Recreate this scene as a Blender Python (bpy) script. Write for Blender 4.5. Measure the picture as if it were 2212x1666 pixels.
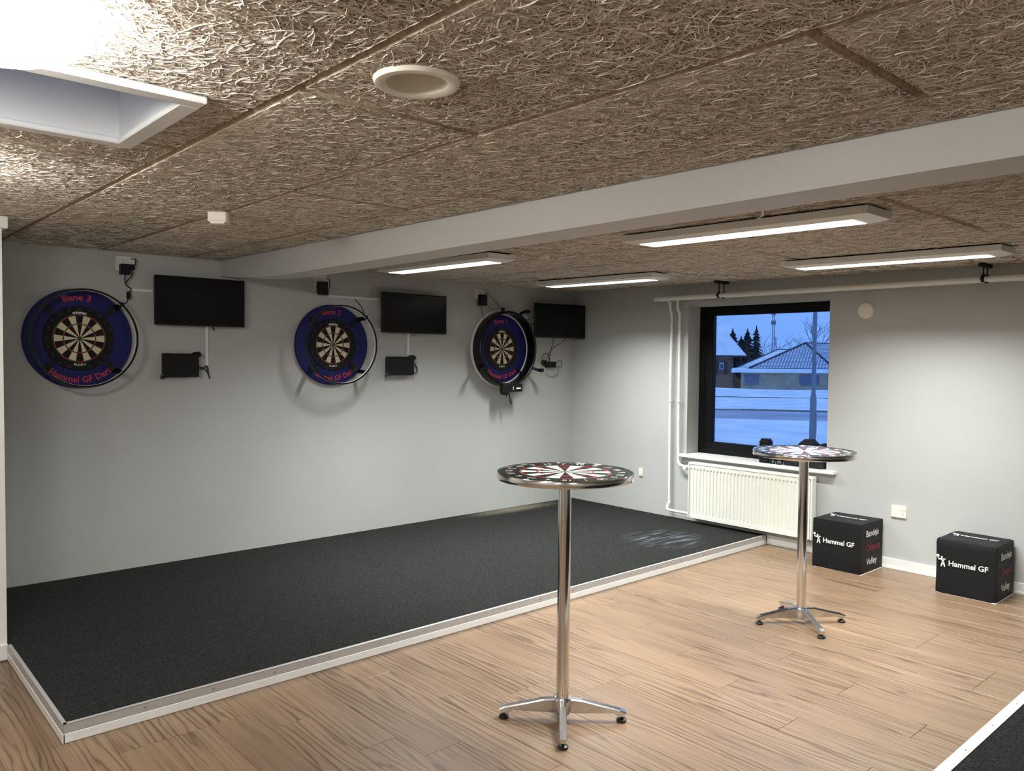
import bpy, math, random
import numpy as np
from mathutils import Matrix, Vector

for o in list(bpy.data.objects):
    bpy.data.objects.remove(o, do_unlink=True)
scene = bpy.context.scene
COL = scene.collection
PI = math.pi
R = math.radians

# ------------------------------------------------------------------ camera
F_PX, YAW, PITCH, ROLL = 1702.0, R(41.863), R(-2.0035), R(0.5145)
CAM = Vector((-6.556, -6.2745, 1.685))
fwd = Vector((math.sin(YAW)*math.cos(PITCH), math.cos(YAW)*math.cos(PITCH), math.sin(PITCH)))
rgt = Vector((math.cos(YAW), -math.sin(YAW), 0)); upv = rgt.cross(fwd)
r2 = math.cos(ROLL)*rgt + math.sin(ROLL)*upv
u2 = -math.sin(ROLL)*rgt + math.cos(ROLL)*upv
cd = bpy.data.cameras.new('camera'); cam = bpy.data.objects.new('camera', cd); COL.objects.link(cam)
cd.sensor_width = 36.0; cd.lens = F_PX/2212.0*36.0; cd.clip_start = 0.05; cd.clip_end = 600
m = Matrix.Identity(4)
for i in range(3):
    m[i][0] = r2[i]; m[i][1] = u2[i]; m[i][2] = -fwd[i]; m[i][3] = CAM[i]
cam.matrix_world = m
scene.camera = cam

# ------------------------------------------------------------------ world (blue dusk sky) and exposure
W = bpy.data.worlds.new('dusk_sky'); scene.world = W; W.use_nodes = True
wn = W.node_tree.nodes; wl = W.node_tree.links; wn.clear()
wo = wn.new('ShaderNodeOutputWorld'); wb = wn.new('ShaderNodeBackground')
tc = wn.new('ShaderNodeTexCoord'); sx = wn.new('ShaderNodeSeparateXYZ'); rp = wn.new('ShaderNodeValToRGB')
rp.color_ramp.elements[0].position = 0.0; rp.color_ramp.elements[0].color = (0.20, 0.42, 1.0, 1)
rp.color_ramp.elements[1].position = 0.6; rp.color_ramp.elements[1].color = (0.27, 0.52, 1.15, 1)
wl.new(tc.outputs['Generated'], sx.inputs[0]); wl.new(sx.outputs['Z'], rp.inputs[0])
wl.new(rp.outputs[0], wb.inputs[0]); wb.inputs[1].default_value = 1.15
wl.new(wb.outputs[0], wo.inputs[0])
scene.view_settings.view_transform = 'Standard'
scene.view_settings.look = 'None'
scene.view_settings.gamma = 1.0
scene.view_settings.use_curve_mapping = False
scene.view_settings.exposure = 0.0

TROFFER_W = 60.0          # watts of each long ceiling lamp
TROFFER_SPREAD = R(108)
TROFFER_TILT = R(17.5)
GLOBE_STRENGTH = 62.0      # radiance of the round ceiling lamps

# ------------------------------------------------------------------ helpers
MATS = {}
def srgb(r, g, b):
    f = lambda c: (c/255/12.92) if c/255 <= 0.04045 else ((c/255+0.055)/1.055)**2.4
    return (f(r), f(g), f(b), 1.0)

def mat(name, col, rough=0.5, metal=0.0, var=0.06, vscale=8.0, bump=0.0, bscale=200.0, spec=0.5, emit=None, estr=0.0, coat=0.0):
    """plain procedural surface: noise-varied colour, optional fine bump"""
    M = bpy.data.materials.new(name); M.use_nodes = True; MATS[name] = M
    nt = M.node_tree; b = nt.nodes['Principled BSDF']
    b.inputs['Roughness'].default_value = rough; b.inputs['Metallic'].default_value = metal
    b.inputs['Specular IOR Level'].default_value = spec
    b.inputs['Coat Weight'].default_value = coat
    c = nt.nodes.new('ShaderNodeTexCoord'); n = nt.nodes.new('ShaderNodeTexNoise')
    n.inputs['Scale'].default_value = vscale; n.inputs['Detail'].default_value = 4
    nt.links.new(c.outputs['Object'], n.inputs['Vector'])
    r = nt.nodes.new('ShaderNodeValToRGB')
    lo = [max(0, x*(1-var)) for x in col[:3]]; hi = [min(1, x*(1+var)) for x in col[:3]]
    r.color_ramp.elements[0].position = 0.3; r.color_ramp.elements[0].color = (*lo, 1)
    r.color_ramp.elements[1].position = 0.7; r.color_ramp.elements[1].color = (*hi, 1)
    nt.links.new(n.outputs['Fac'], r.inputs[0]); nt.links.new(r.outputs[0], b.inputs['Base Color'])
    if bump:
        n2 = nt.nodes.new('ShaderNodeTexNoise'); n2.inputs['Scale'].default_value = bscale; n2.inputs['Detail'].default_value = 2
        nt.links.new(c.outputs['Object'], n2.inputs['Vector'])
        bp = nt.nodes.new('ShaderNodeBump'); bp.inputs['Strength'].default_value = bump; bp.inputs['Distance'].default_value = 0.002
        nt.links.new(n2.outputs['Fac'], bp.inputs['Height']); nt.links.new(bp.outputs[0], b.inputs['Normal'])
    if emit:
        b.inputs['Emission Color'].default_value = emit; b.inputs['Emission Strength'].default_value = estr
    return M

class MB:
    """collects geometry, builds ONE mesh object"""
    def __init__(s): s.v = []; s.f = []; s.m = []
    def add(s, vs, fs, mi=0):
        o = len(s.v); s.v += [tuple(p) for p in vs]; s.f += [tuple(i+o for i in f) for f in fs]; s.m += [mi]*len(fs); return s
    def box(s, x0, x1, y0, y1, z0, z1, mi=0):
        v = [(x, y, z) for x in (x0, x1) for y in (y0, y1) for z in (z0, z1)]
        return s.add(v, [(0,1,3,2),(4,6,7,5),(0,4,5,1),(2,3,7,6),(0,2,6,4),(1,5,7,3)], mi)
    def rbox(s, x0, x1, y0, y1, z0, z1, b, mi=0):
        """box with chamfered edges"""
        vs = []; idx = {}
        X, Y, Z = (x0, x1), (y0, y1), (z0, z1)
        for i in (0, 1):
            for j in (0, 1):
                for k in (0, 1):
                    sx, sy, sz = (1-2*i), (1-2*j), (1-2*k)
                    for a in range(3):
                        d = [b*sx, b*sy, b*sz]; d[a] = 0
                        idx[(i, j, k, a)] = len(vs); vs.append((X[i]+d[0], Y[j]+d[1], Z[k]+d[2]))
        fs = []
        for a in range(3):
            o1, o2 = (a+1) % 3, (a+2) % 3
            for e in (0, 1):
                q = []
                for (p, r) in ((0,0),(1,0),(1,1),(0,1)):
                    c = [0,0,0]; c[a] = e; c[o1] = p; c[o2] = r; q.append(idx[(*c, a)])
                fs.append(tuple(q if e else q[::-1]))
            for p in (0, 1):
                for r in (0, 1):
                    c0 = [0,0,0]; c0[o1] = p; c0[o2] = r; c1 = list(c0); c1[a] = 1
                    q = (idx[(*c0, o1)], idx[(*c1, o1)], idx[(*c1, o2)], idx[(*c0, o2)])
                    fs.append(q if (p ^ r) else q[::-1])
        for i in (0,1):
            for j in (0,1):
                for k in (0,1):
                    t = tuple(idx[(i,j,k,a)] for a in range(3)); fs.append(t if (i^j^k) else t[::-1])
        return s.add(vs, fs, mi)
    def tube(s, pts, r, n=10, mi=0, cap=True):
        pts = [Vector(p) for p in pts]; rr = r if isinstance(r, (list, tuple)) else [r]*len(pts)
        vs = []; prev = None
        for i, p in enumerate(pts):
            t = (pts[min(i+1, len(pts)-1)] - pts[max(i-1, 0)])
            t = t.normalized() if t.length > 1e-9 else Vector((0,0,1))
            if prev is None:
                a = t.orthogonal().normalized()
            else:
                a = (prev - t*prev.dot(t)); a = a.normalized() if a.length > 1e-6 else t.orthogonal().normalized()
            prev = a; b = t.cross(a)
            for k in range(n):
                w = 2*PI*k/n; vs.append(p + (a*math.cos(w) + b*math.sin(w))*rr[i])
        fs = [(i*n+k, i*n+(k+1) % n, (i+1)*n+(k+1) % n, (i+1)*n+k) for i in range(len(pts)-1) for k in range(n)]
        if cap: fs += [tuple(range(n))[::-1], tuple((len(pts)-1)*n+k for k in range(n))]
        return s.add(vs, fs, mi)
    def lathe(s, prof, n=32, axis='z', c=(0,0,0), mi=0, closed=False):
        """prof: (radius, height) pairs"""
        vs = []
        for (r, h) in prof:
            for k in range(n):
                w = 2*PI*k/n; a, b = r*math.cos(w), r*math.sin(w)
                p = (a, b, h) if axis == 'z' else ((a, -h, b) if axis == 'y' else (h, a, b))
                vs.append((p[0]+c[0], p[1]+c[1], p[2]+c[2]))
        L = len(prof); rng = range(L if closed else L-1)
        fs = [(i*n+k, i*n+(k+1) % n, ((i+1) % L)*n+(k+1) % n, ((i+1) % L)*n+k) for i in rng for k in range(n)]
        return s.add(vs, fs, mi)
    def prism(s, poly, d0, d1, plane='xz', mi=0):
        """polygon extruded along the missing axis"""
        n = len(poly)
        def P(a, b, d): return (a, d, b) if plane == 'xz' else ((a, b, d) if plane == 'xy' else (d, a, b))
        vs = [P(a, b, d0) for a, b in poly] + [P(a, b, d1) for a, b in poly]
        fs = [tuple(range(n)), tuple(range(2*n-1, n-1, -1))] + [(i, i+n, (i+1) % n+n, (i+1) % n) for i in range(n)]
        return s.add(vs, fs, mi)
    def build(s, name, mats, parent=None, smooth=0, loc=None, rot=None):
        me = bpy.data.meshes.new(name); me.from_pydata(s.v, [], s.f)
        return link_mesh(name, me, mats, parent, smooth, loc, rot, s.m)

def link_mesh(name, me, mats, parent=None, smooth=0, loc=None, rot=None, mi=None):
    mats = mats if isinstance(mats, (list, tuple)) else [mats]
    if not me.materials:
        for M in mats: me.materials.append(MATS[M] if isinstance(M, str) else M)
    if mi is not None and len(mats) > 1: me.polygons.foreach_set('material_index', mi)
    if smooth:
        me.polygons.foreach_set('use_smooth', [True]*len(me.polygons)); me.update()
        me.set_sharp_from_angle(angle=R(smooth))
    me.update()
    o = bpy.data.objects.new(name, me); COL.objects.link(o); o.parent = parent
    if loc is not None: o.location = loc
    if rot is not None: o.rotation_euler = rot
    return o

def tag(o, label=None, cat=None, group=None, kind=None):
    if label: o['label'] = label
    if cat: o['category'] = cat
    if group: o['group'] = group
    if kind: o['kind'] = kind
    return o
def thing(name, label, cat, loc=(0,0,0), rz=0, group=None):
    o = bpy.data.objects.new(name, None); COL.objects.link(o); o.empty_display_size = 0.05
    o.location = loc; o.rotation_euler = (0, 0, rz)
    return tag(o, label, cat, group)
def dup(root, loc, rz=None, label=None, parent=None):
    c = root.copy(); COL.objects.link(c); c.parent = parent
    if loc is not None: c.location = loc
    if rz is not None: c.rotation_euler = (0, 0, rz)
    if label: c['label'] = label
    for ch in [x for x in bpy.data.objects if x.parent == root]: dup(ch, None, None, None, c)
    return c
def smoothpath(pts, k=6):
    P = [Vector(p) for p in pts]; out = []
    for i in range(len(P)-1):
        p0, p1, p2, p3 = P[max(i-1, 0)], P[i], P[i+1], P[min(i+2, len(P)-1)]
        for j in range(k):
            t = j/k
            out.append(0.5*((2*p1) + (p2-p0)*t + (2*p0-5*p1+4*p2-p3)*t*t + (3*p1-p0-3*p2+p3)*t**3))
    return out + [P[-1]]

TXT = {}
def text_geo(body, size, bold=0.0):
    """flat lettering as (verts2d, faces), centred on x, baseline at 0"""
    key = (body, size, bold)
    if key in TXT: return TXT[key]
    cu = bpy.data.curves.new('t', 'FONT'); cu.body = body; cu.size = size; cu.align_x = 'CENTER'; cu.offset = bold; cu.resolution_u = 3
    ob = bpy.data.objects.new('t', cu); COL.objects.link(ob); bpy.context.view_layer.update()
    me = bpy.data.meshes.new_from_object(ob.evaluated_get(bpy.context.evaluated_depsgraph_get()))
    v = [(p.co.x, p.co.y) for p in me.vertices]; f = [tuple(p.vertices) for p in me.polygons]
    bpy.data.objects.remove(ob); bpy.data.curves.remove(cu); bpy.data.meshes.remove(me)
    TXT[key] = (v, f); return v, f
def arc_text(mb, body, size, radius, ang, y, top=True, bold=0.0, mi=0, sx=1.0):
    """letters along an arc in the x-z plane around the origin; ang = centre angle (90 deg = up)"""
    v, f = text_geo(body, size, bold); out = []
    for (a, b) in v:
        a *= sx
        if top: t = ang - a/radius; rr = radius + b
        else:   t = ang + a/radius; rr = radius - b
        out.append((rr*math.cos(t), y, rr*math.sin(t)))
    mb.add(out, f, mi)

# ------------------------------------------------------------------ materials
mat('wall_paint', srgb(179, 181, 178), 0.75, var=0.015, vscale=3, bump=0.25, bscale=260)
mat('white_paint', srgb(228, 228, 224), 0.42, var=0.02)
mat('warm_white', srgb(232, 228, 212), 0.45, var=0.02)
mat('beam_paint', srgb(200, 199, 195), 0.6, var=0.015, vscale=2)
mat('white_plastic', srgb(226, 224, 216), 0.4, var=0.02)
mat('black_plastic', (0.0045, 0.0045, 0.005, 1), 0.5, var=0.15, spec=0.3)
mat('satin_black', (0.0035, 0.0035, 0.004, 1), 0.3, var=0.15, spec=0.35)
mat('cable_black', (0.008, 0.008, 0.008, 1), 0.5, var=0.1)
mat('cable_grey', (0.25, 0.25, 0.25, 1), 0.5, var=0.1)
mat('screen', (0.0035, 0.0035, 0.0045, 1), 0.22, var=0.05, spec=0.3)
mat('chrome', (0.78, 0.76, 0.74, 1), 0.13, 1.0, var=0.03, vscale=30)
mat('cast_aluminium', (0.66, 0.66, 0.67, 1), 0.2, 1.0, var=0.08, vscale=40, bump=0.08, bscale=90)
mat('aluminium_trim', (0.50, 0.49, 0.48, 1), 0.4, 0.35, var=0.05, vscale=30)
mat('screw_metal', (0.18, 0.17, 0.16, 1), 0.4, 0.8)
mat('rubber', (0.008, 0.008, 0.008, 1), 0.35, var=0.1)
mat('window_frame', (0.003, 0.0033, 0.0038, 1), 0.5, spec=0.18, var=0.08)
mat('sisal_black', (0.005, 0.005, 0.0045, 1), 0.9, var=0.25, vscale=120, bump=0.4, bscale=900)
mat('sisal_cream', srgb(222, 207, 176), 0.9, var=0.10, vscale=90, bump=0.4, bscale=900)
mat('sisal_red', srgb(158, 20, 36), 0.9, var=0.15, vscale=90, bump=0.4, bscale=900)
mat('sisal_green', srgb(22, 92, 40), 0.9, var=0.15, vscale=90, bump=0.4, bscale=900)
mat('print_black', (0.014, 0.015, 0.014, 1), 0.32, var=0.1)
mat('print_white', srgb(246, 243, 236), 0.32, var=0.02)
mat('print_red', srgb(226, 62, 74), 0.32, var=0.06)
mat('print_green', srgb(86, 140, 92), 0.32, var=0.06)
mat('surround_blue', srgb(6, 12, 88), 0.7, var=0.12, vscale=14, bump=0.3, bscale=500)
mat('letter_red', srgb(186, 48, 62), 0.6, var=0.05)
mat('wire', (0.20, 0.20, 0.20, 1), 0.4, 0.9)
mat('numeral_grey', (0.05, 0.053, 0.05, 1), 0.45, 0.6)
mat('letter_white', srgb(240, 240, 236), 0.6, var=0.02)
mat('letter_darkred', srgb(150, 16, 52), 0.65, var=0.05)
mat('cube_fabric', (0.0042, 0.0048, 0.0062, 1), 0.62, var=0.25, vscale=20, bump=0.25, bscale=700, spec=0.3)
mat('diffuser', (0.9, 0.9, 0.88, 1), 0.4, emit=(1.0, 0.99, 0.96, 1), estr=2.6)
mat('globe_glass', (0.95, 0.94, 0.9, 1), 0.3, emit=(1.0, 0.98, 0.945, 1), estr=GLOBE_STRENGTH)
mat('led_strip', srgb(235, 236, 238), 0.4, var=0.02)
mat('glass_clear', (0.9, 0.92, 0.95, 1), 0.05)
mat('snow', (0.88, 0.90, 0.93, 1), 0.9, var=0.16, vscale=0.9, bump=0.9, bscale=1.6)
mat('road', (0.34, 0.36, 0.42, 1), 0.5, var=0.35, vscale=0.35)
mat('dirt_edge', (0.30, 0.31, 0.36, 1), 0.9, var=0.3, vscale=0.8)
mat('brick_house', (0.20, 0.13, 0.10, 1), 0.9, var=0.25, vscale=6)
mat('yellow_brick', (0.34, 0.30, 0.22, 1), 0.9, var=0.2, vscale=2)
mat('dark_timber', (0.05, 0.05, 0.06, 1), 0.8, var=0.2)
mat('far_glass', (0.10, 0.13, 0.2, 1), 0.1)
mat('conifer', (0.018, 0.026, 0.020, 1), 0.95, var=0.4, vscale=2)
mat('bark', (0.10, 0.10, 0.11, 1), 0.9, var=0.2)
mat('galvanised', (0.20, 0.22, 0.25, 1), 0.55, 0.3, var=0.1, vscale=3)
mat('panel_base', srgb(172, 155, 132), 0.95, var=0.3, vscale=90, bump=0.6, bscale=160)
mat('radiator_white', srgb(226, 226, 216), 0.4, var=0.015)
mat('bag_fabric', (0.004, 0.0045, 0.007, 1), 0.7, var=0.3, vscale=20, bump=0.5, bscale=40)

def nodes_of(name):
    M = bpy.data.materials.new(name); M.use_nodes = True; MATS[name] = M
    return M.node_tree, M.node_tree.nodes['Principled BSDF']

# wood-wool strands: each strand its own tint, from a per-strand attribute
nt, b = nodes_of('wood_wool')
at = nt.nodes.new('ShaderNodeAttribute'); at.attribute_name = 'tint'
rp = nt.nodes.new('ShaderNodeValToRGB')
rp.color_ramp.elements[0].color = srgb(200, 190, 175); rp.color_ramp.elements[1].color = srgb(246, 239, 227)
nt.links.new(at.outputs['Fac'], rp.inputs[0]); nt.links.new(rp.outputs[0], b.inputs['Base Color'])
b.inputs['Roughness'].default_value = 0.9; b.inputs['Specular IOR Level'].default_value = 0.2

# laminate planks
nt, b = nodes_of('oak_laminate')
N = nt.nodes.new; Lk = nt.links.new
tcn = N('ShaderNodeTexCoord'); oi = N('ShaderNodeObjectInfo')
mul = N('ShaderNodeMath'); mul.operation = 'MULTIPLY'; mul.inputs[1].default_value = 37.0; Lk(oi.outputs['Random'], mul.inputs[0])
cmb = N('ShaderNodeCombineXYZ'); Lk(mul.outputs[0], cmb.inputs[0]); Lk(mul.outputs[0], cmb.inputs[1]); Lk(mul.outputs[0], cmb.inputs[2])
add = N('ShaderNodeVectorMath'); add.operation = 'ADD'; Lk(tcn.outputs['Object'], add.inputs[0]); Lk(cmb.outputs[0], add.inputs[1])
def mapping(sc):
    mp = N('ShaderNodeMapping'); mp.inputs['Scale'].default_value = sc; Lk(add.outputs[0], mp.inputs[0]); return mp
mp1 = mapping((1.0, 0.10, 1.0))
w1 = N('ShaderNodeTexWave'); w1.wave_type = 'BANDS'; w1.bands_direction = 'X'; w1.inputs['Scale'].default_value = 9.5
w1.inputs['Distortion'].default_value = 17.0; w1.inputs['Detail'].default_value = 3.0; w1.inputs['Detail Scale'].default_value = 1.1; w1.inputs['Detail Roughness'].default_value = 0.45
Lk(mp1.outputs[0], w1.inputs['Vector'])
mp2 = mapping((110.0, 2.2, 1.0)); n2 = N('ShaderNodeTexNoise'); n2.inputs['Scale'].default_value = 1.0; n2.inputs['Detail'].default_value = 3; Lk(mp2.outputs[0], n2.inputs['Vector'])
mp3 = mapping((7.0, 1.1, 1.0)); n3 = N('ShaderNodeTexNoise'); n3.inputs['Scale'].default_value = 1.0; n3.inputs['Detail'].default_value = 3; Lk(mp3.outputs[0], n3.inputs['Vector'])
r1 = N('ShaderNodeValToRGB'); e = r1.color_ramp.elements
e[0].position = 0.0; e[0].color = srgb(104, 82, 63); e[1].position = 0.24; e[1].color = srgb(134, 110, 87)
x = r1.color_ramp.elements.new(1.0); x.color = srgb(143, 119, 95)
mp4 = mapping((5.0, 0.9, 1.0)); n4 = N('ShaderNodeTexNoise'); n4.inputs['Scale'].default_value = 1.0; n4.inputs['Detail'].default_value = 1; Lk(mp4.outputs[0], n4.inputs['Vector'])
r4 = N('ShaderNodeMapRange'); r4.inputs[1].default_value = 0.48; r4.inputs[2].default_value = 0.72; Lk(n4.outputs['Fac'], r4.inputs[0])
mg = N('ShaderNodeMix'); mg.data_type = 'FLOAT'; Lk(r4.outputs[0], mg.inputs[0]); Lk(w1.outputs['Fac'], mg.inputs[2]); mg.inputs[3].default_value = 0.45
Lk(mg.outputs[0], r1.inputs[0])
r3 = N('ShaderNodeValToRGB'); e = r3.color_ramp.elements
e[0].position = 0.24; e[0].color = (0.78, 0.76, 0.74, 1); e[1].position = 0.52; e[1].color = (1, 1, 1, 1); Lk(n3.outputs['Fac'], r3.inputs[0])
mx = N('ShaderNodeMix'); mx.data_type = 'RGBA'; mx.blend_type = 'MULTIPLY'; mx.inputs[0].default_value = 1.0
Lk(r1.outputs[0], mx.inputs[6]); Lk(r3.outputs[0], mx.inputs[7])
r2n = N('ShaderNodeValToRGB'); e = r2n.color_ramp.elements
e[0].position = 0.34; e[0].color = (0.74, 0.70, 0.66, 1); e[1].position = 0.52; e[1].color = (1, 1, 1, 1); Lk(n2.outputs['Fac'], r2n.inputs[0])
mx2 = N('ShaderNodeMix'); mx2.data_type = 'RGBA'; mx2.blend_type = 'MULTIPLY'; mx2.inputs[0].default_value = 0.9
Lk(mx.outputs[2], mx2.inputs[6]); Lk(r2n.outputs[0], mx2.inputs[7])
hs = N('ShaderNodeHueSaturation'); mr = N('ShaderNodeMapRange'); mr.inputs[3].default_value = 0.90; mr.inputs[4].default_value = 1.0
Lk(oi.outputs['Random'], mr.inputs[0]); Lk(mr.outputs[0], hs.inputs['Value']); Lk(mx2.outputs[2], hs.inputs['Color'])
Lk(hs.outputs[0], b.inputs['Base Color']); b.inputs['Roughness'].default_value = 0.36; b.inputs['Specular IOR Level'].default_value = 0.45
bp = N('ShaderNodeBump'); bp.inputs['Strength'].default_value = 0.08; bp.inputs['Distance'].default_value = 0.001; Lk(n2.outputs['Fac'], bp.inputs['Height']); Lk(bp.outputs[0], b.inputs['Normal'])

# needle-felt carpet: dark grey with light flecks, worn pale patch in the far corner
nt, b = nodes_of('carpet')
N = nt.nodes.new; Lk = nt.links.new
tcn = N('ShaderNodeTexCoord')
na = N('ShaderNodeTexNoise'); na.inputs['Scale'].default_value = 190; na.inputs['Detail'].default_value = 2; Lk(tcn.outputs['Object'], na.inputs['Vector'])
nb = N('ShaderNodeTexNoise'); nb.inputs['Scale'].default_value = 70; nb.inputs['Detail'].default_value = 3; Lk(tcn.outputs['Object'], nb.inputs['Vector'])
nc = N('ShaderNodeTexNoise'); nc.inputs['Scale'].default_value = 1.1; nc.inputs['Detail'].default_value = 5; Lk(tcn.outputs['Object'], nc.inputs['Vector'])
ra = N('ShaderNodeValToRGB'); e = ra.color_ramp.elements
e[0].position = 0.40; e[0].color = (0.0028, 0.003, 0.0028, 1); e[1].position = 0.74; e[1].color = (0.043, 0.044, 0.040, 1); Lk(na.outputs['Fac'], ra.inputs[0])
rb = N('ShaderNodeValToRGB'); e = rb.color_ramp.elements
e[0].position = 0.35; e[0].color = (0.75, 0.75, 0.75, 1); e[1].position = 0.65; e[1].color = (1.2, 1.2, 1.2, 1); Lk(nb.outputs['Fac'], rb.inputs[0])
ma = N('ShaderNodeMix'); ma.data_type = 'RGBA'; ma.blend_type = 'MULTIPLY'; ma.inputs[0].default_value = 1.0; Lk(ra.outputs[0], ma.inputs[6]); Lk(rb.outputs[0], ma.inputs[7])
# dusty patch along the wall near the corner, x about -1.2 y about -0.1
mpd = N('ShaderNodeMapping'); mpd.inputs['Location'].default_value = (0.95, 0.09, 0); mpd.vector_type = 'POINT'; Lk(tcn.outputs['Object'], mpd.inputs[0])
sxx = N('ShaderNodeVectorMath'); sxx.operation = 'MULTIPLY'; sxx.inputs[1].default_value = (1.5, 7.0, 0.0); Lk(mpd.outputs[0], sxx.inputs[0])
ln = N('ShaderNodeVectorMath'); ln.operation = 'LENGTH'; Lk(sxx.outputs[0], ln.inputs[0])
ad = N('ShaderNodeMath'); ad.operation = 'ADD'; Lk(ln.outputs['Value'], ad.inputs[0])
m2 = N('ShaderNodeMath'); m2.operation = 'MULTIPLY'; m2.inputs[1].default_value = 1.3; Lk(nb.outputs['Fac'], m2.inputs[0]); Lk(m2.outputs[0], ad.inputs[1])
mrd = N('ShaderNodeMapRange'); mrd.inputs[1].default_value = 0.75; mrd.inputs[2].default_value = 1.75; mrd.inputs[3].default_value = 0.75; mrd.inputs[4].default_value = 0.0; Lk(ad.outputs[0], mrd.inputs[0])
md = N('ShaderNodeMix'); md.data_type = 'RGBA'; Lk(mrd.outputs[0], md.inputs[0]); Lk(ma.outputs[2], md.inputs[6]); md.inputs[7].default_value = (0.20, 0.18, 0.13, 1)
mps = N('ShaderNodeMapping'); mps.inputs['Rotation'].default_value = (0, 0, R(48)); mps.inputs['Scale'].default_value = (2.2, 16.0, 1.0); Lk(tcn.outputs['Object'], mps.inputs[0])  # pale streaks: bluish window reflection on flattened carpet painted into the colour
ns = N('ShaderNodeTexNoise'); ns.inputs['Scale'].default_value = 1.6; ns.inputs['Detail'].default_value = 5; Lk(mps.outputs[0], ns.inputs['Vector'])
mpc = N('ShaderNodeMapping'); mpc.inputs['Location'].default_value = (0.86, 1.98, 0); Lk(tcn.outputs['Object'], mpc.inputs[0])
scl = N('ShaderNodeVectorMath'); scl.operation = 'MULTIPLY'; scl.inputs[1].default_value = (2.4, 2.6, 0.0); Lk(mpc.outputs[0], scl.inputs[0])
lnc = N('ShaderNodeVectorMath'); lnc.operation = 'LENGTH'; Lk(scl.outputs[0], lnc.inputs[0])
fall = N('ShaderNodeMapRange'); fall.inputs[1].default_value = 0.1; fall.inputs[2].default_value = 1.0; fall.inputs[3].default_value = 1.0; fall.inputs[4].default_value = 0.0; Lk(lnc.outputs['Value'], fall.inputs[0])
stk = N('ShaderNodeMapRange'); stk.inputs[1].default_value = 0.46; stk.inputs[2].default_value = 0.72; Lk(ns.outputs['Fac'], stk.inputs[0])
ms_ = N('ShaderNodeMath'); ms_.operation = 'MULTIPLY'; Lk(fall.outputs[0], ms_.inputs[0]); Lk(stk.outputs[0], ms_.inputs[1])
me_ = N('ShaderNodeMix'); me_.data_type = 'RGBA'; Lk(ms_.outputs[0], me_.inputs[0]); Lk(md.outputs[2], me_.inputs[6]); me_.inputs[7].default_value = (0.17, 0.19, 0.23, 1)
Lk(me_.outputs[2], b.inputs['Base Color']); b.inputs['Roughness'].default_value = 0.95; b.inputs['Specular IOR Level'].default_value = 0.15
bp = N('ShaderNodeBump'); bp.inputs['Strength'].default_value = 0.5; bp.inputs['Distance'].default_value = 0.002; Lk(na.outputs['Fac'], bp.inputs['Height']); Lk(bp.outputs[0], b.inputs['Normal'])

# clear pane: fresnel mix of see-through and mirror
M = bpy.data.materials.new('pane'); M.use_nodes = True; MATS['pane'] = M; nt = M.node_tree; nt.nodes.clear()
out = nt.nodes.new('ShaderNodeOutputMaterial'); ms = nt.nodes.new('ShaderNodeMixShader'); tr = nt.nodes.new('ShaderNodeBsdfTransparent'); gl = nt.nodes.new('ShaderNodeBsdfGlossy')
lw = nt.nodes.new('ShaderNodeFresnel'); lw.inputs[0].default_value = 1.5; gl.inputs['Roughness'].default_value = 0.0; tr.inputs[0].default_value = (0.93, 0.95, 0.97, 1)
nt.links.new(lw.outputs[0], ms.inputs[0]); nt.links.new(tr.outputs[0], ms.inputs[1]); nt.links.new(gl.outputs[0], ms.inputs[2]); nt.links.new(ms.outputs[0], out.inputs[0])

# tiled roof with snow: dark tile rows showing through snow
def roof_mat(name, amount):
    nt, b = nodes_of(name); N = nt.nodes.new; Lk = nt.links.new
    t = N('ShaderNodeTexCoord'); br = N('ShaderNodeTexBrick'); br.inputs['Scale'].default_value = 1.0; br.offset = 0.5
    br.inputs['Brick Width'].default_value = 0.22; br.inputs['Row Height'].default_value = 0.24; br.inputs['Mortar Size'].default_value = 0.035*amount
    br.inputs['Color1'].default_value = (0.80, 0.83, 0.90, 1); br.inputs['Color2'].default_value = (0.66, 0.69, 0.78, 1); br.inputs['Mortar'].default_value = (0.12, 0.12, 0.16, 1)
    Lk(t.outputs['UV'] if False else t.outputs['Object'], br.inputs['Vector']); Lk(br.outputs['Color'], b.inputs['Base Color']); b.inputs['Roughness'].default_value = 0.9
roof_mat('roof_snow_thin', 1.0)

# ------------------------------------------------------------------ dimensions
H0, CA, CB = 2.4538, 0.00206, 0.01062          # ceiling plane (falls slightly towards the viewer)
def CZ(x, y): return H0 + CA*x + CB*y
TILT = (math.atan(CB), -math.atan(CA), 0.0)
PX, PY, PZ = -5.751, -2.493, 0.08              # platform corner and height
XB0, XB1, ZB = -4.073, -3.852, 2.25            # ceiling beam
XW, YN = -9.0, -8.6                            # unseen walls

# ------------------------------------------------------------------ structure
def struct(o): o['kind'] = 'structure'; return o
floor = struct(MB().box(XW, 0.0, YN, 0.0, -0.08, -0.006).build('floor', 'oak_laminate'))
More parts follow.
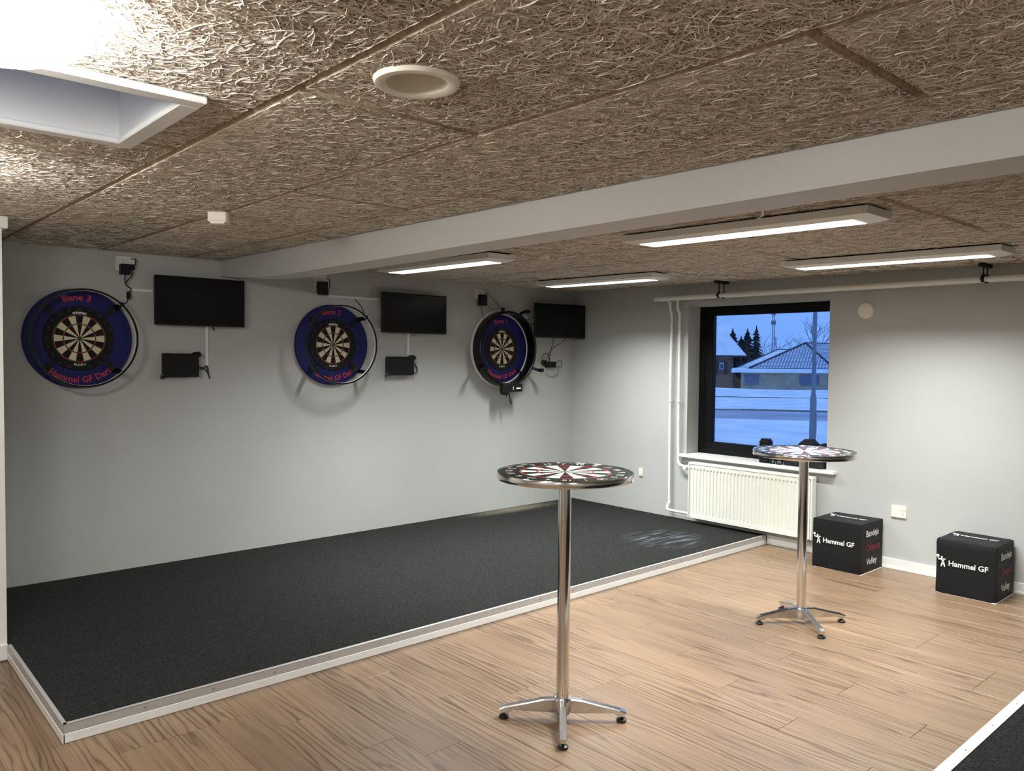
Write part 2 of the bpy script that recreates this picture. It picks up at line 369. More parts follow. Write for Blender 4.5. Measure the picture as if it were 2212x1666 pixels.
# floor planks (each a part of the floor)
rng = random.Random(4)
PWID, PLEN, GAP = 0.193, 1.286, 0.0012
PCACHE = {}
def plank_mesh(l, w):
    k = (round(l, 3), round(w, 3))
    if k not in PCACHE:
        mb = MB(); c = 0.0011; h = 0.0065
        x0, x1, y0, y1 = -w/2, w/2, -l/2, l/2
        v = [(x0,y0,-h),(x1,y0,-h),(x1,y1,-h),(x0,y1,-h),(x0,y0,-c),(x1,y0,-c),(x1,y1,-c),(x0,y1,-c),(x0+c,y0+c,0),(x1-c,y0+c,0),(x1-c,y1-c,0),(x0+c,y1-c,0)]
        f = [(8,9,10,11)] + [(i,(i+1) % 4,(i+1) % 4+4,i+4) for i in range(4)] + [(i+4,(i+1) % 4+4,(i+1) % 4+8,i+8) for i in range(4)]
        mb.add(v, f); me = bpy.data.meshes.new('plank'); me.from_pydata(mb.v, [], mb.f); me.materials.append(MATS['oak_laminate']); PCACHE[k] = me
    return PCACHE[k]
xr = -6.95
row = 0
while xr < -0.001:
    x1 = min(xr+PWID, 0.0)
    ytop = -1.232 if x1 <= PX else PY
    if xr < PX < x1: ytop = PY
    y = -6.6 - rng.choice([0.0, 0.43, 0.86, 0.21, 0.64, 1.07])
    while y < ytop:
        a, bb = y, min(y+PLEN, ytop)
        if bb-a > 0.03:
            o = bpy.data.objects.new('plank', plank_mesh(bb-a-GAP, x1-xr-GAP)); COL.objects.link(o); o.parent = floor
            o.location = ((xr+x1)/2, (a+bb)/2, 0)
        y += PLEN
    xr = x1

struct(MB().box(XW, 0.35, 0.0, 0.2, -0.08, 2.62).build('wall_back', 'wall_paint'))
wr = MB()
OY0, OY1, OZ0, OZ1 = -3.040, -1.586, 0.740, 2.214
for (a, bb, y0, y1, z0, z1) in [(0, 0.2, YN, OY0, -0.08, 2.62), (0, 0.2, OY1, 0.0, -0.08, 2.62), (0, 0.2, OY0, OY1, -0.08, OZ0), (0, 0.2, OY0, OY1, OZ1, 2.62),
        (0.2, 0.36, YN, -3.14, -0.5, 2.62), (0.2, 0.36, -1.56, 0.2, -0.5, 2.62), (0.2, 0.36, -3.14, -1.56, -0.5, 0.72), (0.2, 0.36, -3.14, -1.56, 2.24, 2.62)]:
    wr.box(a, bb, y0, y1, z0, z1)
struct(wr.build('wall_right', 'wall_paint'))
struct(MB().box(XW, PX-0.005, -1.232, 0.0, -0.006, 2.62).build('wall_left', 'white_paint'))
struct(MB().box(XW-0.2, XW, YN-0.2, 0.2, -0.08, 2.62).build('wall_far_left', 'wall_paint'))
struct(MB().box(XW, 0.36, YN-0.2, YN, -0.08, 2.62).build('wall_front', 'wall_paint'))
struct(MB().prism([(YN, ZB), (-1.1, ZB), (-0.75, ZB+0.010), (-0.45, ZB+0.030), (-0.2, ZB+0.050), (-0.0005, ZB+0.068), (-0.0005, 2.50), (YN, 2.50)], XB0, XB1, 'yz').build('ceiling_beam', 'beam_paint'))

# ceiling: slab above, wood-wool panels below as parts
SKX0, SKX1, SKY0, SKY1 = -6.64, -5.775, -4.035, -3.45       # skylight opening
ceil = MB(); z0, z1 = 0.024, 0.10; e_ = 0.022
DLX, DLY, DLR = -5.385, -4.594, 0.088                       # recessed downlight
for (a, bb, c, d) in [(XW-0.2, SKX0-e_, YN-0.2, 0.2), (SKX1+e_, DLX-DLR, YN-0.2, 0.2), (DLX-DLR, DLX+DLR, YN-0.2, DLY-DLR), (DLX-DLR, DLX+DLR, DLY+DLR, 0.2), (DLX+DLR, 0.36, YN-0.2, 0.2), (SKX0-e_, SKX1+e_, YN-0.2, SKY0-e_), (SKX0-e_, SKX1+e_, SKY1+e_, 0.2)]:
    ceil.box(a, bb, c, d, z0, z1)
ceiling = struct(ceil.build('ceiling', 'panel_base', loc=(0, 0, H0), rot=TILT))

def strand_panel(w, l, seed, per_m2=13500, name='panel', hole=None, K=8, wide=1.0):
    """wood-wool board: chamfered slab with thousands of curly strands on its underside"""
    rs = np.random.RandomState(seed)
    n = int(per_m2*w*l)
    p = np.empty((n, K, 2)); 
    pos = np.stack([rs.uniform(-w/2, w/2, n), rs.uniform(-l/2, l/2, n)], 1)
    h = rs.uniform(0, 2*np.pi, n); L = rs.uniform(0.03, 0.115, n); kap = rs.normal(0, 17, n); dk = rs.normal(0, 200, n)
    step = L/(K-1)
    for i in range(K):
        p[:, i] = pos
        s = (i-K/2)*step
        h = h + (kap + dk*s)*step
        pos = pos + np.stack([np.cos(h), np.sin(h)], 1)*step[:, None]
    if hole is not None:
        keep = (np.hypot(p[..., 0]-hole[0], p[..., 1]-hole[1]) > hole[2]).all(1)
        p = p[keep]; n = len(p)
    ins = (np.abs(p[..., 0]) < w/2-0.012).all(1) & (np.abs(p[..., 1]) < l/2-0.012).all(1)
    sel = np.where(ins | (rs.uniform(0, 1, len(p)) < 0.5))[0]
    p = p[sel]; n = len(p); 
    tang = np.gradient(p, axis=1); tang /= np.linalg.norm(tang, axis=2, keepdims=True)+1e-9
    nrm = np.stack([-tang[..., 1], tang[..., 0]], 2)
    hw = rs.uniform(0.0007, 0.0014, n)[:, None, None]*wide
    lay = rs.uniform(0, 1, n)[:, None]
    z = -0.0002 - 0.0048*lay + 0.0010*np.sin(np.linspace(0, 1, K)[None]*rs.uniform(3, 9, n)[:, None] + rs.uniform(0, 6, n)[:, None])
    roll = rs.normal(0, 0.0007, n)[:, None]
    A = np.concatenate([p + nrm*hw, (z+roll)[..., None]], 2); B = np.concatenate([p - nrm*hw, (z-roll)[..., None]], 2)
    m_ = 0.0135
    for Q in (A, B):
        Q[..., 0] = np.clip(Q[..., 0], -w/2+m_, w/2-m_); Q[..., 1] = np.clip(Q[..., 1], -l/2+m_, l/2-m_)
    V = np.stack([A, B], 2).reshape(-1, 3)                       # n,K,2
    base = (np.arange(n)*K*2)[:, None] + (np.arange(K-1)*2)[None]
    Fq = np.stack([base, base+1, base+3, base+2], 2).reshape(-1, 4)
    tint = np.repeat(np.clip(rs.normal(0.5, 0.25, n) + 0.25*(lay[:, 0]-0.5), 0, 1), K*2)
    c = 0.013; x0, x1, y0, y1 = -w/2, w/2, -l/2, l/2
    SV = np.array([(x0,y0,.022),(x1,y0,.022),(x1,y1,.022),(x0,y1,.022),(x0,y0,c),(x1,y0,c),(x1,y1,c),(x0,y1,c),(x0+c,y0+c,0),(x1-c,y0+c,0),(x1-c,y1-c,0),(x0+c,y1-c,0)])
    SF = [(11,10,9,8)] + [(i,(i+4),(i+1) % 4+4,(i+1) % 4) for i in range(4)] + [(i+4,i+8,(i+1) % 4+8,(i+1) % 4+4) for i in range(4)]
    if hole is not None:      # square cut-out round the downlight in the slab's underside
        hx, hy, hr = hole; hr = hr/1.12
        b0 = len(SV); SV = np.concatenate([SV, np.array([(hx-hr, hy-hr, 0), (hx+hr, hy-hr, 0), (hx+hr, hy+hr, 0), (hx-hr, hy+hr, 0)])])
        SF = SF[1:] + [(8+(i+1) % 4, 8+i, b0+i, b0+(i+1) % 4) for i in range(4)]
    nv = len(V); V = np.concatenate([V, SV]); Fq = np.concatenate([Fq, np.array(SF)+nv])
    me = bpy.data.meshes.new(name)
    me.vertices.add(len(V)); me.vertices.foreach_set('co', V.astype(np.float32).ravel())
    me.loops.add(Fq.size); me.loops.foreach_set('vertex_index', Fq.astype(np.int32).ravel())
    me.polygons.add(len(Fq)); me.polygons.foreach_set('loop_start', (np.arange(len(Fq))*4).astype(np.int32)); me.polygons.foreach_set('loop_total', np.full(len(Fq), 4, np.int32))
    at = me.attributes.new('tint', 'FLOAT', 'POINT'); at.data.foreach_set('value', np.concatenate([tint, np.full(len(SV), 0.35)]).astype(np.float32))
    me.materials.append(MATS['wood_wool']); me.materials.append(MATS['panel_base'])
    mi = np.zeros(len(Fq), np.int32); mi[-len(SF):] = 1; me.polygons.foreach_set('material_index', mi)
    me.update(calc_edges=True); me.validate()
    return me
STRW, STRL = 0.6165, 2.392
FULL = [strand_panel(STRW, STRL, 11+s) for s in range(2)]
def put_panel(x0, x1, y0, y1, k=0, dense=12000):
    w, l = x1-x0-0.004, y1-y0-0.005
    if w < 0.02 or l < 0.02: return
    has = x0 < DLX < x1 and y0 < DLY < y1
    if has: me = strand_panel(w, l, 77, 13500, hole=(DLX-(x0+x1)/2, DLY-(y0+y1)/2, 0.090)); rz = 0
    elif y0 > -3.0 or y1 < -6.0 or x0 > -4.0 or x1 < -6.3:
        if abs(w-STRW) < 0.003 and abs(l-STRL) < 0.006: me = FULL[k % 2]; rz = PI*((k//2) % 2)
        else: me = strand_panel(w, l, 100+k, 4200, K=6, wide=1.9); rz = 0
    elif abs(w-STRW) < 0.003 and abs(l-STRL) < 0.006: me = FULL[k % 2]; rz = PI*((k//2) % 2)
    else: me = strand_panel(w, l, 100+k, dense); rz = 0
    o = bpy.data.objects.new('panel', me); COL.objects.link(o); o.parent = ceiling
    o.location = ((x0+x1)/2, (y0+y1)/2, 0.001*((k*7) % 3)-0.001); o.rotation_euler = (0, 0, rz)
PL = 2.397
kk = 0
# in front of the beam: row limits and one joint position each
for (x0, x1, yj) in [(-6.8155, -6.195, -4.31), (-6.195, -5.575, -3.12), (-5.575, -4.955, -1.92), (-4.955, -4.336, -3.03), (-4.336, XB0, -3.57)]:
    j = yj
    while j < -0.0: j += PL
    ys = [0.0]
    j -= PL
    while j > -8.0: ys.append(j); j -= PL
    ys.append(max(j, YN+0.3))
    for a, bb in zip(ys[1:], ys[:-1]):
        if a < -6.9 and bb < -6.2: continue
        top = min(bb, -1.232) if x1 < PX-0.1 else bb
        if a >= top: continue
        kk += 1
        # cut round the skylight
        if x0 < SKX1 and x1 > SKX0 and a < SKY1 and top > SKY0:
            if top > SKY1: put_panel(x0, x1, SKY1+0.022, top, kk); kk += 1
            if a < SKY0: put_panel(x0, x1, a, SKY0-0.022, kk); kk += 1
            if x1 > SKX1: put_panel(SKX1+0.022, x1, max(a, SKY0-0.022), min(top, SKY1+0.022), kk); kk += 1
            if x0 < SKX0: put_panel(x0, SKX0-0.022, max(a, SKY0-0.022), min(top, SKY1+0.022), kk); kk += 1
        else:
            put_panel(x0, x1, a, top, kk)
# behind the beam
for (x0, x1, yj) in [(XB1, -3.716, -3.57), (-3.716, -3.096, -2.2), (-3.096, -2.476, -4.775), (-2.476, -1.856, -4.79), (-1.856, -1.236, -3.42), (-1.236, -0.616, -4.6), (-0.616, 0.0, -3.4)]:
    j = yj
    while j < -0.0: j += PL
    ys = [0.0]; j -= PL
    while j > -6.3: ys.append(j); j -= PL
    ys.append(max(j, YN+0.3))
    for a, bb in zip(ys[1:], ys[:-1]):
        kk += 1; put_panel(x0, x1, a, bb, kk)

# skirtings, cornice
bb_ = MB(); bb_.rbox(-0.014, 0.0, YN, PY-0.002, 0.0, 0.085, 0.003); bb_.rbox(-0.022, -0.013, YN, PY-0.002, 0.0, 0.022, 0.003)
struct(bb_.build('baseboard_right', 'white_paint'))
bb_ = MB(); bb_.rbox(XW, PX-0.004, -1.247, -1.232, 0.0, 0.088, 0.003)
struct(bb_.build('baseboard_left', 'white_paint'))
cm = MB(); cm.rbox(PX-0.006, PX+0.022, -1.25, -0.002, 2.36, 2.43, 0.004); cm.rbox(XW, PX+0.022, -1.258, -1.231, 2.36, 2.43, 0.004)
struct(cm.build('trim_1', 'white_paint'))

# ------------------------------------------------------------------ window
win = struct(bpy.data.objects.new('window_1', None)); COL.objects.link(win)
fy0, fy1, fz0, fz1 = -3.125, -1.572, 0.742, 2.224
def frame_ring(mb, y0, y1, z0, z1, wl, wr_, wb_, wt, x0, x1, ch=0.004):
    mb.rbox(x0, x1, y0, y1, z0, z0+wb_, ch); mb.rbox(x0, x1, y0, y1, z1-wt, z1, ch)
    mb.rbox(x0, x1, y1-wl, y1, z0+wb_, z1-wt, ch); mb.rbox(x0, x1, y0, y0+wr_, z0+wb_, z1-wt, ch)
a = MB(); frame_ring(a, fy0, fy1, fz0, fz1, 0.075, 0.075, 0.05, 0.045, 0.195, 0.275); a.build('window_frame', 'window_frame', win)
a = MB(); frame_ring(a, fy0+0.07, fy1-0.07, fz0+0.045, fz1-0.04, 0.095, 0.095, 0.075, 0.06, 0.205, 0.265); a.build('sash', 'window_frame', win)
a = MB(); a.box(0.238, 0.244, fy0+0.15, fy1-0.15, fz0+0.1, fz1-0.09); a.build('pane', 'pane', win)
a = MB(); a.rbox(-0.065, 0.196, -3.135, -1.53, 0.712, 0.7425, 0.005); a.build('window_sill', 'white_paint', win)

# skylight
sk = struct(bpy.data.objects.new('window_2', None)); COL.objects.link(sk); sk.location = (0, 0, H0); sk.rotation_euler = TILT
a = MB(); t = 0.02; h1 = 0.62
a.box(SKX0-t, SKX0, SKY0-t, SKY1+t, -0.01, h1); a.box(SKX1, SKX1+t, SKY0-t, SKY1+t, -0.01, h1)
a.box(SKX0, SKX1, SKY0-t, SKY0, -0.01, h1); a.box(SKX0, SKX1, SKY1, SKY1+t, -0.01, h1); a.build('shaft', 'white_paint', sk)
a = MB(); fw = 0.052
a.rbox(SKX0-fw, SKX1+fw, SKY0-fw, SKY0+0.006, -0.026, -0.006, 0.004); a.rbox(SKX0-fw, SKX1+fw, SKY1-0.006, SKY1+fw, -0.026, -0.006, 0.004)
a.rbox(SKX0-fw, SKX0+0.006, SKY0+0.006, SKY1-0.006, -0.026, -0.006, 0.004); a.rbox(SKX1-0.006, SKX1+fw, SKY0+0.006, SKY1-0.006, -0.026, -0.006, 0.004)
a.build('skylight_frame', 'white_paint', sk)
a = MB(); a.box(SKX0-t, SKX1+t, SKY0-t, SKY1+t, h1, h1+0.006); a.build('pane', 'pane', sk)

# ------------------------------------------------------------------ carpeted platforms
pl = thing('carpeted_platform', 'low dark grey carpeted platform along the dartboard wall with metal edge', 'platform')
a = MB(); a.box(PX+0.004, -0.001, PY+0.004, -0.001, 0.001, PZ-0.006); a.build('platform_body', 'dark_timber', pl)
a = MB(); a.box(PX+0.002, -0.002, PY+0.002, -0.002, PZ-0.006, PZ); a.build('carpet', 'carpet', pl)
a = MB(); a.rbox(PX-0.006, -0.03, PY-0.008, PY+0.002, 0.001, 0.042, 0.002); a.build('front_skirting', 'white_paint', pl)
a = MB(); a.rbox(PX-0.008, PX+0.002, PY-0.008, -1.25, 0.001, 0.042, 0.002); a.build('side_skirting', 'white_paint', pl)
a = MB(); a.box(PX-0.004, -0.03, PY-0.006, PY-0.003, 0.043, PZ+0.004); a.rbox(PX-0.004, -0.03, PY-0.006, PY+0.014, PZ+0.001, PZ+0.005, 0.001); a.build('front_edge_profile', 'aluminium_trim', pl)
a = MB(); a.box(PX-0.006, PX-0.003, PY-0.006, -1.25, 0.043, PZ+0.004); a.rbox(PX-0.006, PX+0.012, PY-0.006, -1.25, PZ+0.001, PZ+0.005, 0.001); a.build('side_edge_profile', 'aluminium_trim', pl)
sc = MB(); sc.lathe([(0.0001, 0.0025), (0.003, 0.002), (0.0038, 0.0)], 10, 'y', (0, 0, 0)); sme = None
x = PX + 0.33
while x < -0.1:
    if sme is None:
        so = sc.build('screw', 'screw_metal', pl, loc=(x, PY-0.006, 0.062)); sme = so.data
    else:
        so = bpy.data.objects.new('screw', sme); COL.objects.link(so); so.parent = pl; so.location = (x, PY-0.006, 0.062)
    x += 0.315
pr = thing('carpeted_platform', 'corner of a second dark carpeted platform with white edge strip, near the viewer', 'platform')
Q0, Q1 = -4.6, -0.03
a = MB(); a.box(Q0+0.004, Q1, YN+0.02, -5.136, 0.001, PZ-0.006); a.build('platform_body', 'dark_timber', pr)
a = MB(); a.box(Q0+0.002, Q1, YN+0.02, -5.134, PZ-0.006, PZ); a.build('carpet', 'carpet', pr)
a = MB(); a.rbox(Q0, Q1, -5.134, -5.126, 0.001, 0.06, 0.002); a.build('front_skirting', 'white_paint', pr)
a = MB(); a.rbox(Q0, Q1, -5.172, -5.126, PZ+0.0005, PZ+0.004, 0.001); a.build('edge_strip', 'white_paint', pr)
x = -3.02
while x < -0.2:
    so = bpy.data.objects.new('screw', sme); COL.objects.link(so); so.parent = pr; so.location = (x, -5.152, PZ+0.004); so.rotation_euler = (-PI/2, 0, 0); x += 0.335

# ------------------------------------------------------------------ dart faces
ORDER = [20, 1, 18, 4, 13, 6, 10, 15, 2, 17, 3, 19, 7, 16, 8, 11, 14, 9, 12, 5]
def dart_face(mb, y, sc=1.0, outer=0.2255, plane='xz', rot=0.0, sub=4):
    """slots: 0 black 1 cream 2 red 3 green"""
    def P(r, t): return (r*math.cos(t), y, r*math.sin(t)) if plane == 'xz' else (r*math.cos(t), r*math.sin(t), y)
    rad = [0.0159*sc, 0.099*sc, 0.107*sc, 0.162*sc, 0.170*sc]
    for i in range(20):
        c = PI/2 - i*PI/10 + rot
        cols = [(0 if i % 2 == 0 else 1), (2 if i % 2 == 0 else 3)]
        for s in range(sub):
            t0 = c + PI/20 - s*PI/10/sub; t1 = t0 - PI/10/sub
            for (ra, rb_, mi) in [(rad[0], rad[1], cols[0]), (rad[1], rad[2], cols[1]), (rad[2], rad[3], cols[0]), (rad[3], rad[4], cols[1]), (rad[4], outer, 0), (0.00635*sc, rad[0], 3)]:
                mb.add([P(ra, t0), P(rb_, t0), P(rb_, t1), P(ra, t1)], [(0, 1, 2, 3)], mi)
            mb.add([P(0, 0), P(0.00635*sc, t0), P(0.00635*sc, t1)], [(0, 1, 2)], 2)

BOARDS = [(-5.103, 1.796), (-3.090, 1.786), (-1.113, 1.779)]
lane = ['Bane 3', 'Bane 2', 'Bane 1']
where = ['leftmost board, in the lane 3 surround', 'middle board between the first and second televisions', 'rightmost board, inside the deep black hoop']
def make_dartboard(i):
    cx, cz = BOARDS[i]
    t = thing('dartboard', 'round black and cream bristle dartboard, '+where[i], 'dartboard', (cx, 0, cz), group='dartboards on the back wall')
    a = MB(); a.lathe([(0.0001, 0.004), (0.222, 0.004), (0.2255, 0.008), (0.2255, 0.036), (0.224, 0.0378)], 64, 'y'); a.build('body', 'sisal_black', t, 40)
    a = MB(); dart_face(a, -0.038); a.build('playing_face', ['sisal_black', 'sisal_cream', 'sisal_red', 'sisal_green'], t)
    a = MB()
    for r in (0.0159, 0.099, 0.107, 0.162, 0.170):
        a.tube([(r*math.cos(k*PI/30), -0.0388, r*math.sin(k*PI/30)) for k in range(61)], 0.0006, 4, cap=False)
    for k in range(20):
        w = PI/20+k*PI/10; a.tube([(0.016*math.cos(w), -0.0388, 0.016*math.sin(w)), (0.17*math.cos(w), -0.0388, 0.17*math.sin(w))], 0.0006, 4)
    a.build('wire_spider', 'wire', t)
    a = MB()
    for k, nmb in enumerate(ORDER): arc_text(a, str(nmb), 0.034, 0.197, PI/2-k*PI/10, -0.0405, bold=0.0003)
    a.tube([(0.222*math.cos(k*PI/30), -0.0405, 0.222*math.sin(k*PI/30)) for k in range(61)], 0.0012, 6, cap=False)
    a.build('number_ring', 'numeral_grey', t)
    a = MB(); arc_text(a, 'winmau', 0.031, 0.1745, PI/2, -0.0395, bold=0.0006, sx=0.92); a.build('maker_lettering', 'letter_white', t); a = MB(); arc_text(a, 'BLADE 6', 0.021, 0.193, -PI/2, -0.0395, top=False, bold=0.0003, sx=1.02)
    a.build('model_lettering', 'letter_white', t)
    s = thing('dartboard_surround', ['blue round dartboard surround around the leftmost board, lettered Bane 3', 'blue round dartboard surround around the middle board, lettered Bane 2', 'blue round surround sunk inside the deep black hoop, lettered Bane 1'][i], 'surround', (cx, 0, cz), group='blue dartboard surrounds')
    a = MB(); a.lathe([(0.2275, 0.002), (0.2275, 0.030), (0.230, 0.034), (0.345, 0.034), (0.352, 0.030), (0.354, 0.020), (0.354, 0.004), (0.350, 0.002)], 96, 'y', closed=True); a.build('foam_ring', 'surround_blue', s, 40)
    a = MB(); arc_text(a, lane[i], 0.062, 0.272, PI/2+R(3), -0.0348, bold=0.0012, sx=1.05); a.build('lane_lettering', 'letter_red', s); a = MB(); arc_text(a, 'Hammel GF Dart', 0.062, 0.314, -PI/2+R(1), -0.0348, top=False, bold=0.0012, sx=1.03)
    a.build('club_lettering', 'letter_red', s)
for i in range(3): make_dartboard(i)

# thin ring lights in front of the two left boards
def ring_light(i, label):
    cx, cz = BOARDS[i]; cz += 0.0
    t = thing('ring_light', label, 'ring light', (cx, 0, cz), group='ring lights on the left and middle boards')
    Y = -0.20; rr = 0.337
    a = MB(); a.lathe([(rr-0.006, -Y-0.013), (rr+0.007, -Y-0.013), (rr+0.009, -Y), (rr+0.007, -Y+0.013), (rr-0.006, -Y+0.013)], 96, 'y', closed=True); a.build('hoop', 'satin_black', t, 40)
    a = MB(); a.lathe([(rr-0.0075, -Y-0.011), (rr-0.006, -Y-0.011), (rr-0.006, -Y+0.006), (rr-0.0075, -Y+0.006)], 96, 'y', closed=True); a.build('led_strip', 'led_strip', t, 40)
    for k in range(4):
        w = PI/4 + k*PI/2; c, s = math.cos(w), math.sin(w)
        arm = MB()
        pts = [(0.24*c, -0.046, 0.24*s), (0.30*c, -0.050, 0.30*s), (0.326*c, -0.075, 0.326*s), (0.334*c, -0.12, 0.334*s), (0.337*c, Y-0.008, 0.337*s)]
        path = smoothpath(pts, 4); tx = Vector((-s, 0, c))
        vs = []
        for j, p in enumerate(path):
            tg = (path[min(j+1, len(path)-1)]-path[max(j-1, 0)]).normalized(); nn = tg.cross(tx).normalized()
            wd = 0.021 if j < len(path)*0.5 else 0.021-0.006*(j/len(path)-0.5)*2
            for (u, v_) in ((-1, -1), (1, -1), (1, 1), (-1, 1)): vs.append(p + tx*wd*u + nn*0.004*v_)
        fs = [(j*4+q, j*4+(q+1) % 4, (j+1)*4+(q+1) % 4, (j+1)*4+q) for j in range(len(path)-1) for q in range(4)] + [(3, 2, 1, 0), tuple((len(path)-1)*4+q for q in range(4))]
        arm.add(vs, fs); arm.build('support_arm', 'black_plastic', t)
    a = MB(); a.rbox(0.225, 0.25, Y-0.012, Y+0.012, 0.232, 0.262, 0.004); a.build('cable_inlet', 'black_plastic', t)
    return t
ring_light(0, 'thin black ring light standing in front of the leftmost dartboard')
rl2 = ring_light(1, 'thin black ring light standing in front of the middle dartboard')

# deep hoop with cameras round the right board
cx, cz = BOARDS[2]
hp = thing('camera_hoop', 'deep black light hoop with camera arms around the rightmost dartboard', 'light hoop', (cx, 0, cz))
a = MB(); a.lathe([(0.366, 0.036), (0.392, 0.036), (0.394, 0.045), (0.394, 0.150), (0.388, 0.156), (0.372, 0.156), (0.366, 0.150)], 96, 'y', closed=True); a.build('hoop', 'satin_black', hp, 40)
a = MB(); a.lathe([(0.357, 0.006), (0.404, 0.006), (0.408, 0.012), (0.408, 0.028), (0.402, 0.036), (0.357, 0.036)], 96, 'y', closed=True); a.build('led_diffuser', 'led_strip', hp, 40)
def cam_arm(w, reach, nm='camera_arm'):
    c, s = math.cos(w), math.sin(w); rad = Vector((c, 0, s))
    a = MB(); p = smoothpath([rad*0.392+Vector((0, -0.09, 0)), rad*0.43+Vector((0, -0.115, 0)), rad*(0.40+reach)+Vector((0, -0.16, 0)), rad*(0.40+reach)+Vector((0, -0.20, 0))], 4)
    a.tube(p, 0.015, 8); arm = a.build(nm, 'black_plastic', hp, 50)
    e = p[-1]; a = MB(); a.rbox(e.x-0.024, e.x+0.024, e.y-0.022, e.y+0.022, e.z-0.02, e.z+0.02, 0.006); h = a.build('camera_head', 'black_plastic', arm)
    a = MB(); a.lathe([(0.0001, 0.03), (0.009, 0.03), (0.011, 0.02)], 14, 'y', (e.x, e.y, e.z)); a.build('lens', 'screen', arm, 30)
cam_arm(R(62), 0.045); cam_arm(R(208), 0.06); cam_arm(R(-28), 0.075)
a = MB(); a.rbox(-0.09, 0.16, -0.20, -0.10, -0.445, -0.365, 0.012); ctl = a.build('control_box', 'black_plastic', hp)
a = MB(); a.box(0.06, 0.125, -0.2012, -0.2, -0.417, -0.402); a.build('status_sticker', 'letter_white', ctl)
a = MB(); a.box(0.015, 0.024, -0.2012, -0.2, -0.425, -0.392); a.build('status_sticker', 'letter_white', ctl)
a = MB(); a.rbox(-0.12, -0.03, -0.215, -0.13, -0.475, -0.355, 0.02); a.build('clamp', 'black_plastic', hp)
a = MB(); a.tube(smoothpath([(-0.04, -0.18, -0.44), (-0.05, -0.17, -0.49), (-0.03, -0.16, -0.47), (0.0, -0.16, -0.48), (0.015, -0.16, -0.55), (0.03, -0.16, -0.57), (0.012, -0.16, -0.52), (-0.01, -0.16, -0.46)], 5), 0.006, 6); a.build('hanging_cable', 'cable_black', hp, 60)
a = MB(); a.rbox(-0.06, -0.03, -0.12, -0.08, 0.39, 0.425, 0.008); a.build('clip', 'black_plastic', hp)
for k in (225, 315):
    c, s = math.cos(R(k)), math.sin(R(k))
    a = MB(); a.tube([(0.30*c, -0.045, 0.30*s), (0.36*c, -0.06, 0.36*s), (0.372*c, -0.10, 0.372*s)], 0.012, 8); a.build('support_arm', 'black_plastic', hp, 50)

# ------------------------------------------------------------------ televisions
def television(label, loc, rz, wdt, hgt, off):
    t = thing('television', label, 'television', loc, rz, 'wall televisions')
    a = MB(); a.rbox(-wdt/2, wdt/2, -0.042, -0.012, -hgt/2, hgt/2, 0.006); a.build('housing', 'black_plastic', t)
    a = MB(); bz = 0.009
    a.box(-wdt/2+bz, wdt/2-bz, -0.0435, -0.042, -hgt/2+bz+0.006, hgt/2-bz); a.build('screen', 'screen', t)
    a = MB(); a.rbox(-0.05, 0.05, -0.012, off, -0.05, 0.05, 0.004); a.box(-0.11, 0.11, -0.013, -0.008, -0.1, 0.1); a.build('wall_bracket', 'black_plastic', t)
    return t
tv1 = television('flat black television to the right of the leftmost dartboard, nearest the beam', (-4.262, -0.055, 2.098), 0, 0.692, 0.374, 0.055)
tv2 = television('flat black television between the middle and rightmost dartboards', (-2.252, -0.055, 2.095), 0, 0.735, 0.372, 0.055)
tv3 = television('flat black television tucked in the corner beside the rightmost dartboard', (-0.396, -0.158, 2.092), R(-8), 0.69, 0.372, 0.12)

# mini computers below the screens
def mini_pc(label, loc, tilt, wdt, hgt):
    t = thing('mini_computer', label, 'computer', loc, 0, 'small computers below the televisions')
    a = MB(); a.rbox(-wdt/2, wdt/2, -0.06, -0.024, -hgt/2, hgt/2, 0.005); a.build('case', 'black_plastic', t)
    for (sx, sz) in ((-1, -1), (1, 1)):
        a = MB(); q = Vector((sx*wdt/2, -0.042, sz*hgt/2))
        a.tube([q+Vector((-sx*0.045, 0.041, -sz*0.02)), q+Vector((-sx*0.02, 0.03, sz*0.004)), q+Vector((sx*0.006, 0.0, sz*0.006)), q+Vector((sx*0.012, -0.022, -sz*0.012)), q+Vector((0, -0.024, -sz*0.02))], 0.011, 6); a.build('holder_claw', 'rubber', t, 50)
    a = MB(); a.rbox(-0.05, 0.05, -0.025, -0.001, -0.04, 0.04, 0.003); a.build('back_plate', 'black_plastic', t)
    return t
pc1 = mini_pc('small black computer box on claw holder below the leftmost television', (-4.405, 0, 1.606), 0, 0.272, 0.182)
pc2 = mini_pc('small black computer box on claw holder below the middle television', (-2.390, 0, 1.600), 0, 0.30, 0.175)
padp = t = thing('power_adapter', 'small black power block on looped cables below the corner television', 'adapter', (-0.385, 0, 1.612))
a = MB(); a.rbox(-0.075, 0.075, -0.045, -0.008, -0.03, 0.035, 0.006); a.build('block', 'black_plastic', t)
a = MB(); a.rbox(-0.13, -0.06, -0.04, -0.006, 0.0, 0.05, 0.01); a.build('plug', 'black_plastic', t)
a = MB(); a.tube(smoothpath([(-0.10, -0.02, 0.04), (-0.125, -0.02, 0.09), (-0.075, -0.02, 0.13), (-0.01, -0.02, 0.10), (-0.01, -0.02, 0.04)], 6), 0.003, 6); a.tube(smoothpath([(0.07, -0.02, 0.0), (0.14, -0.03, 0.05), (0.17, -0.03, 0.03), (0.165, -0.03, -0.02), (0.07, -0.02, -0.02)], 6), 0.003, 6)
a.tube(smoothpath([(0.13, -0.02, -0.03), (0.12, -0.02, -0.10), (0.03, -0.015, -0.135), (-0.06, -0.015, -0.10)], 6), 0.0025, 6); a.build('cable_loop', 'cable_black', t, 60)

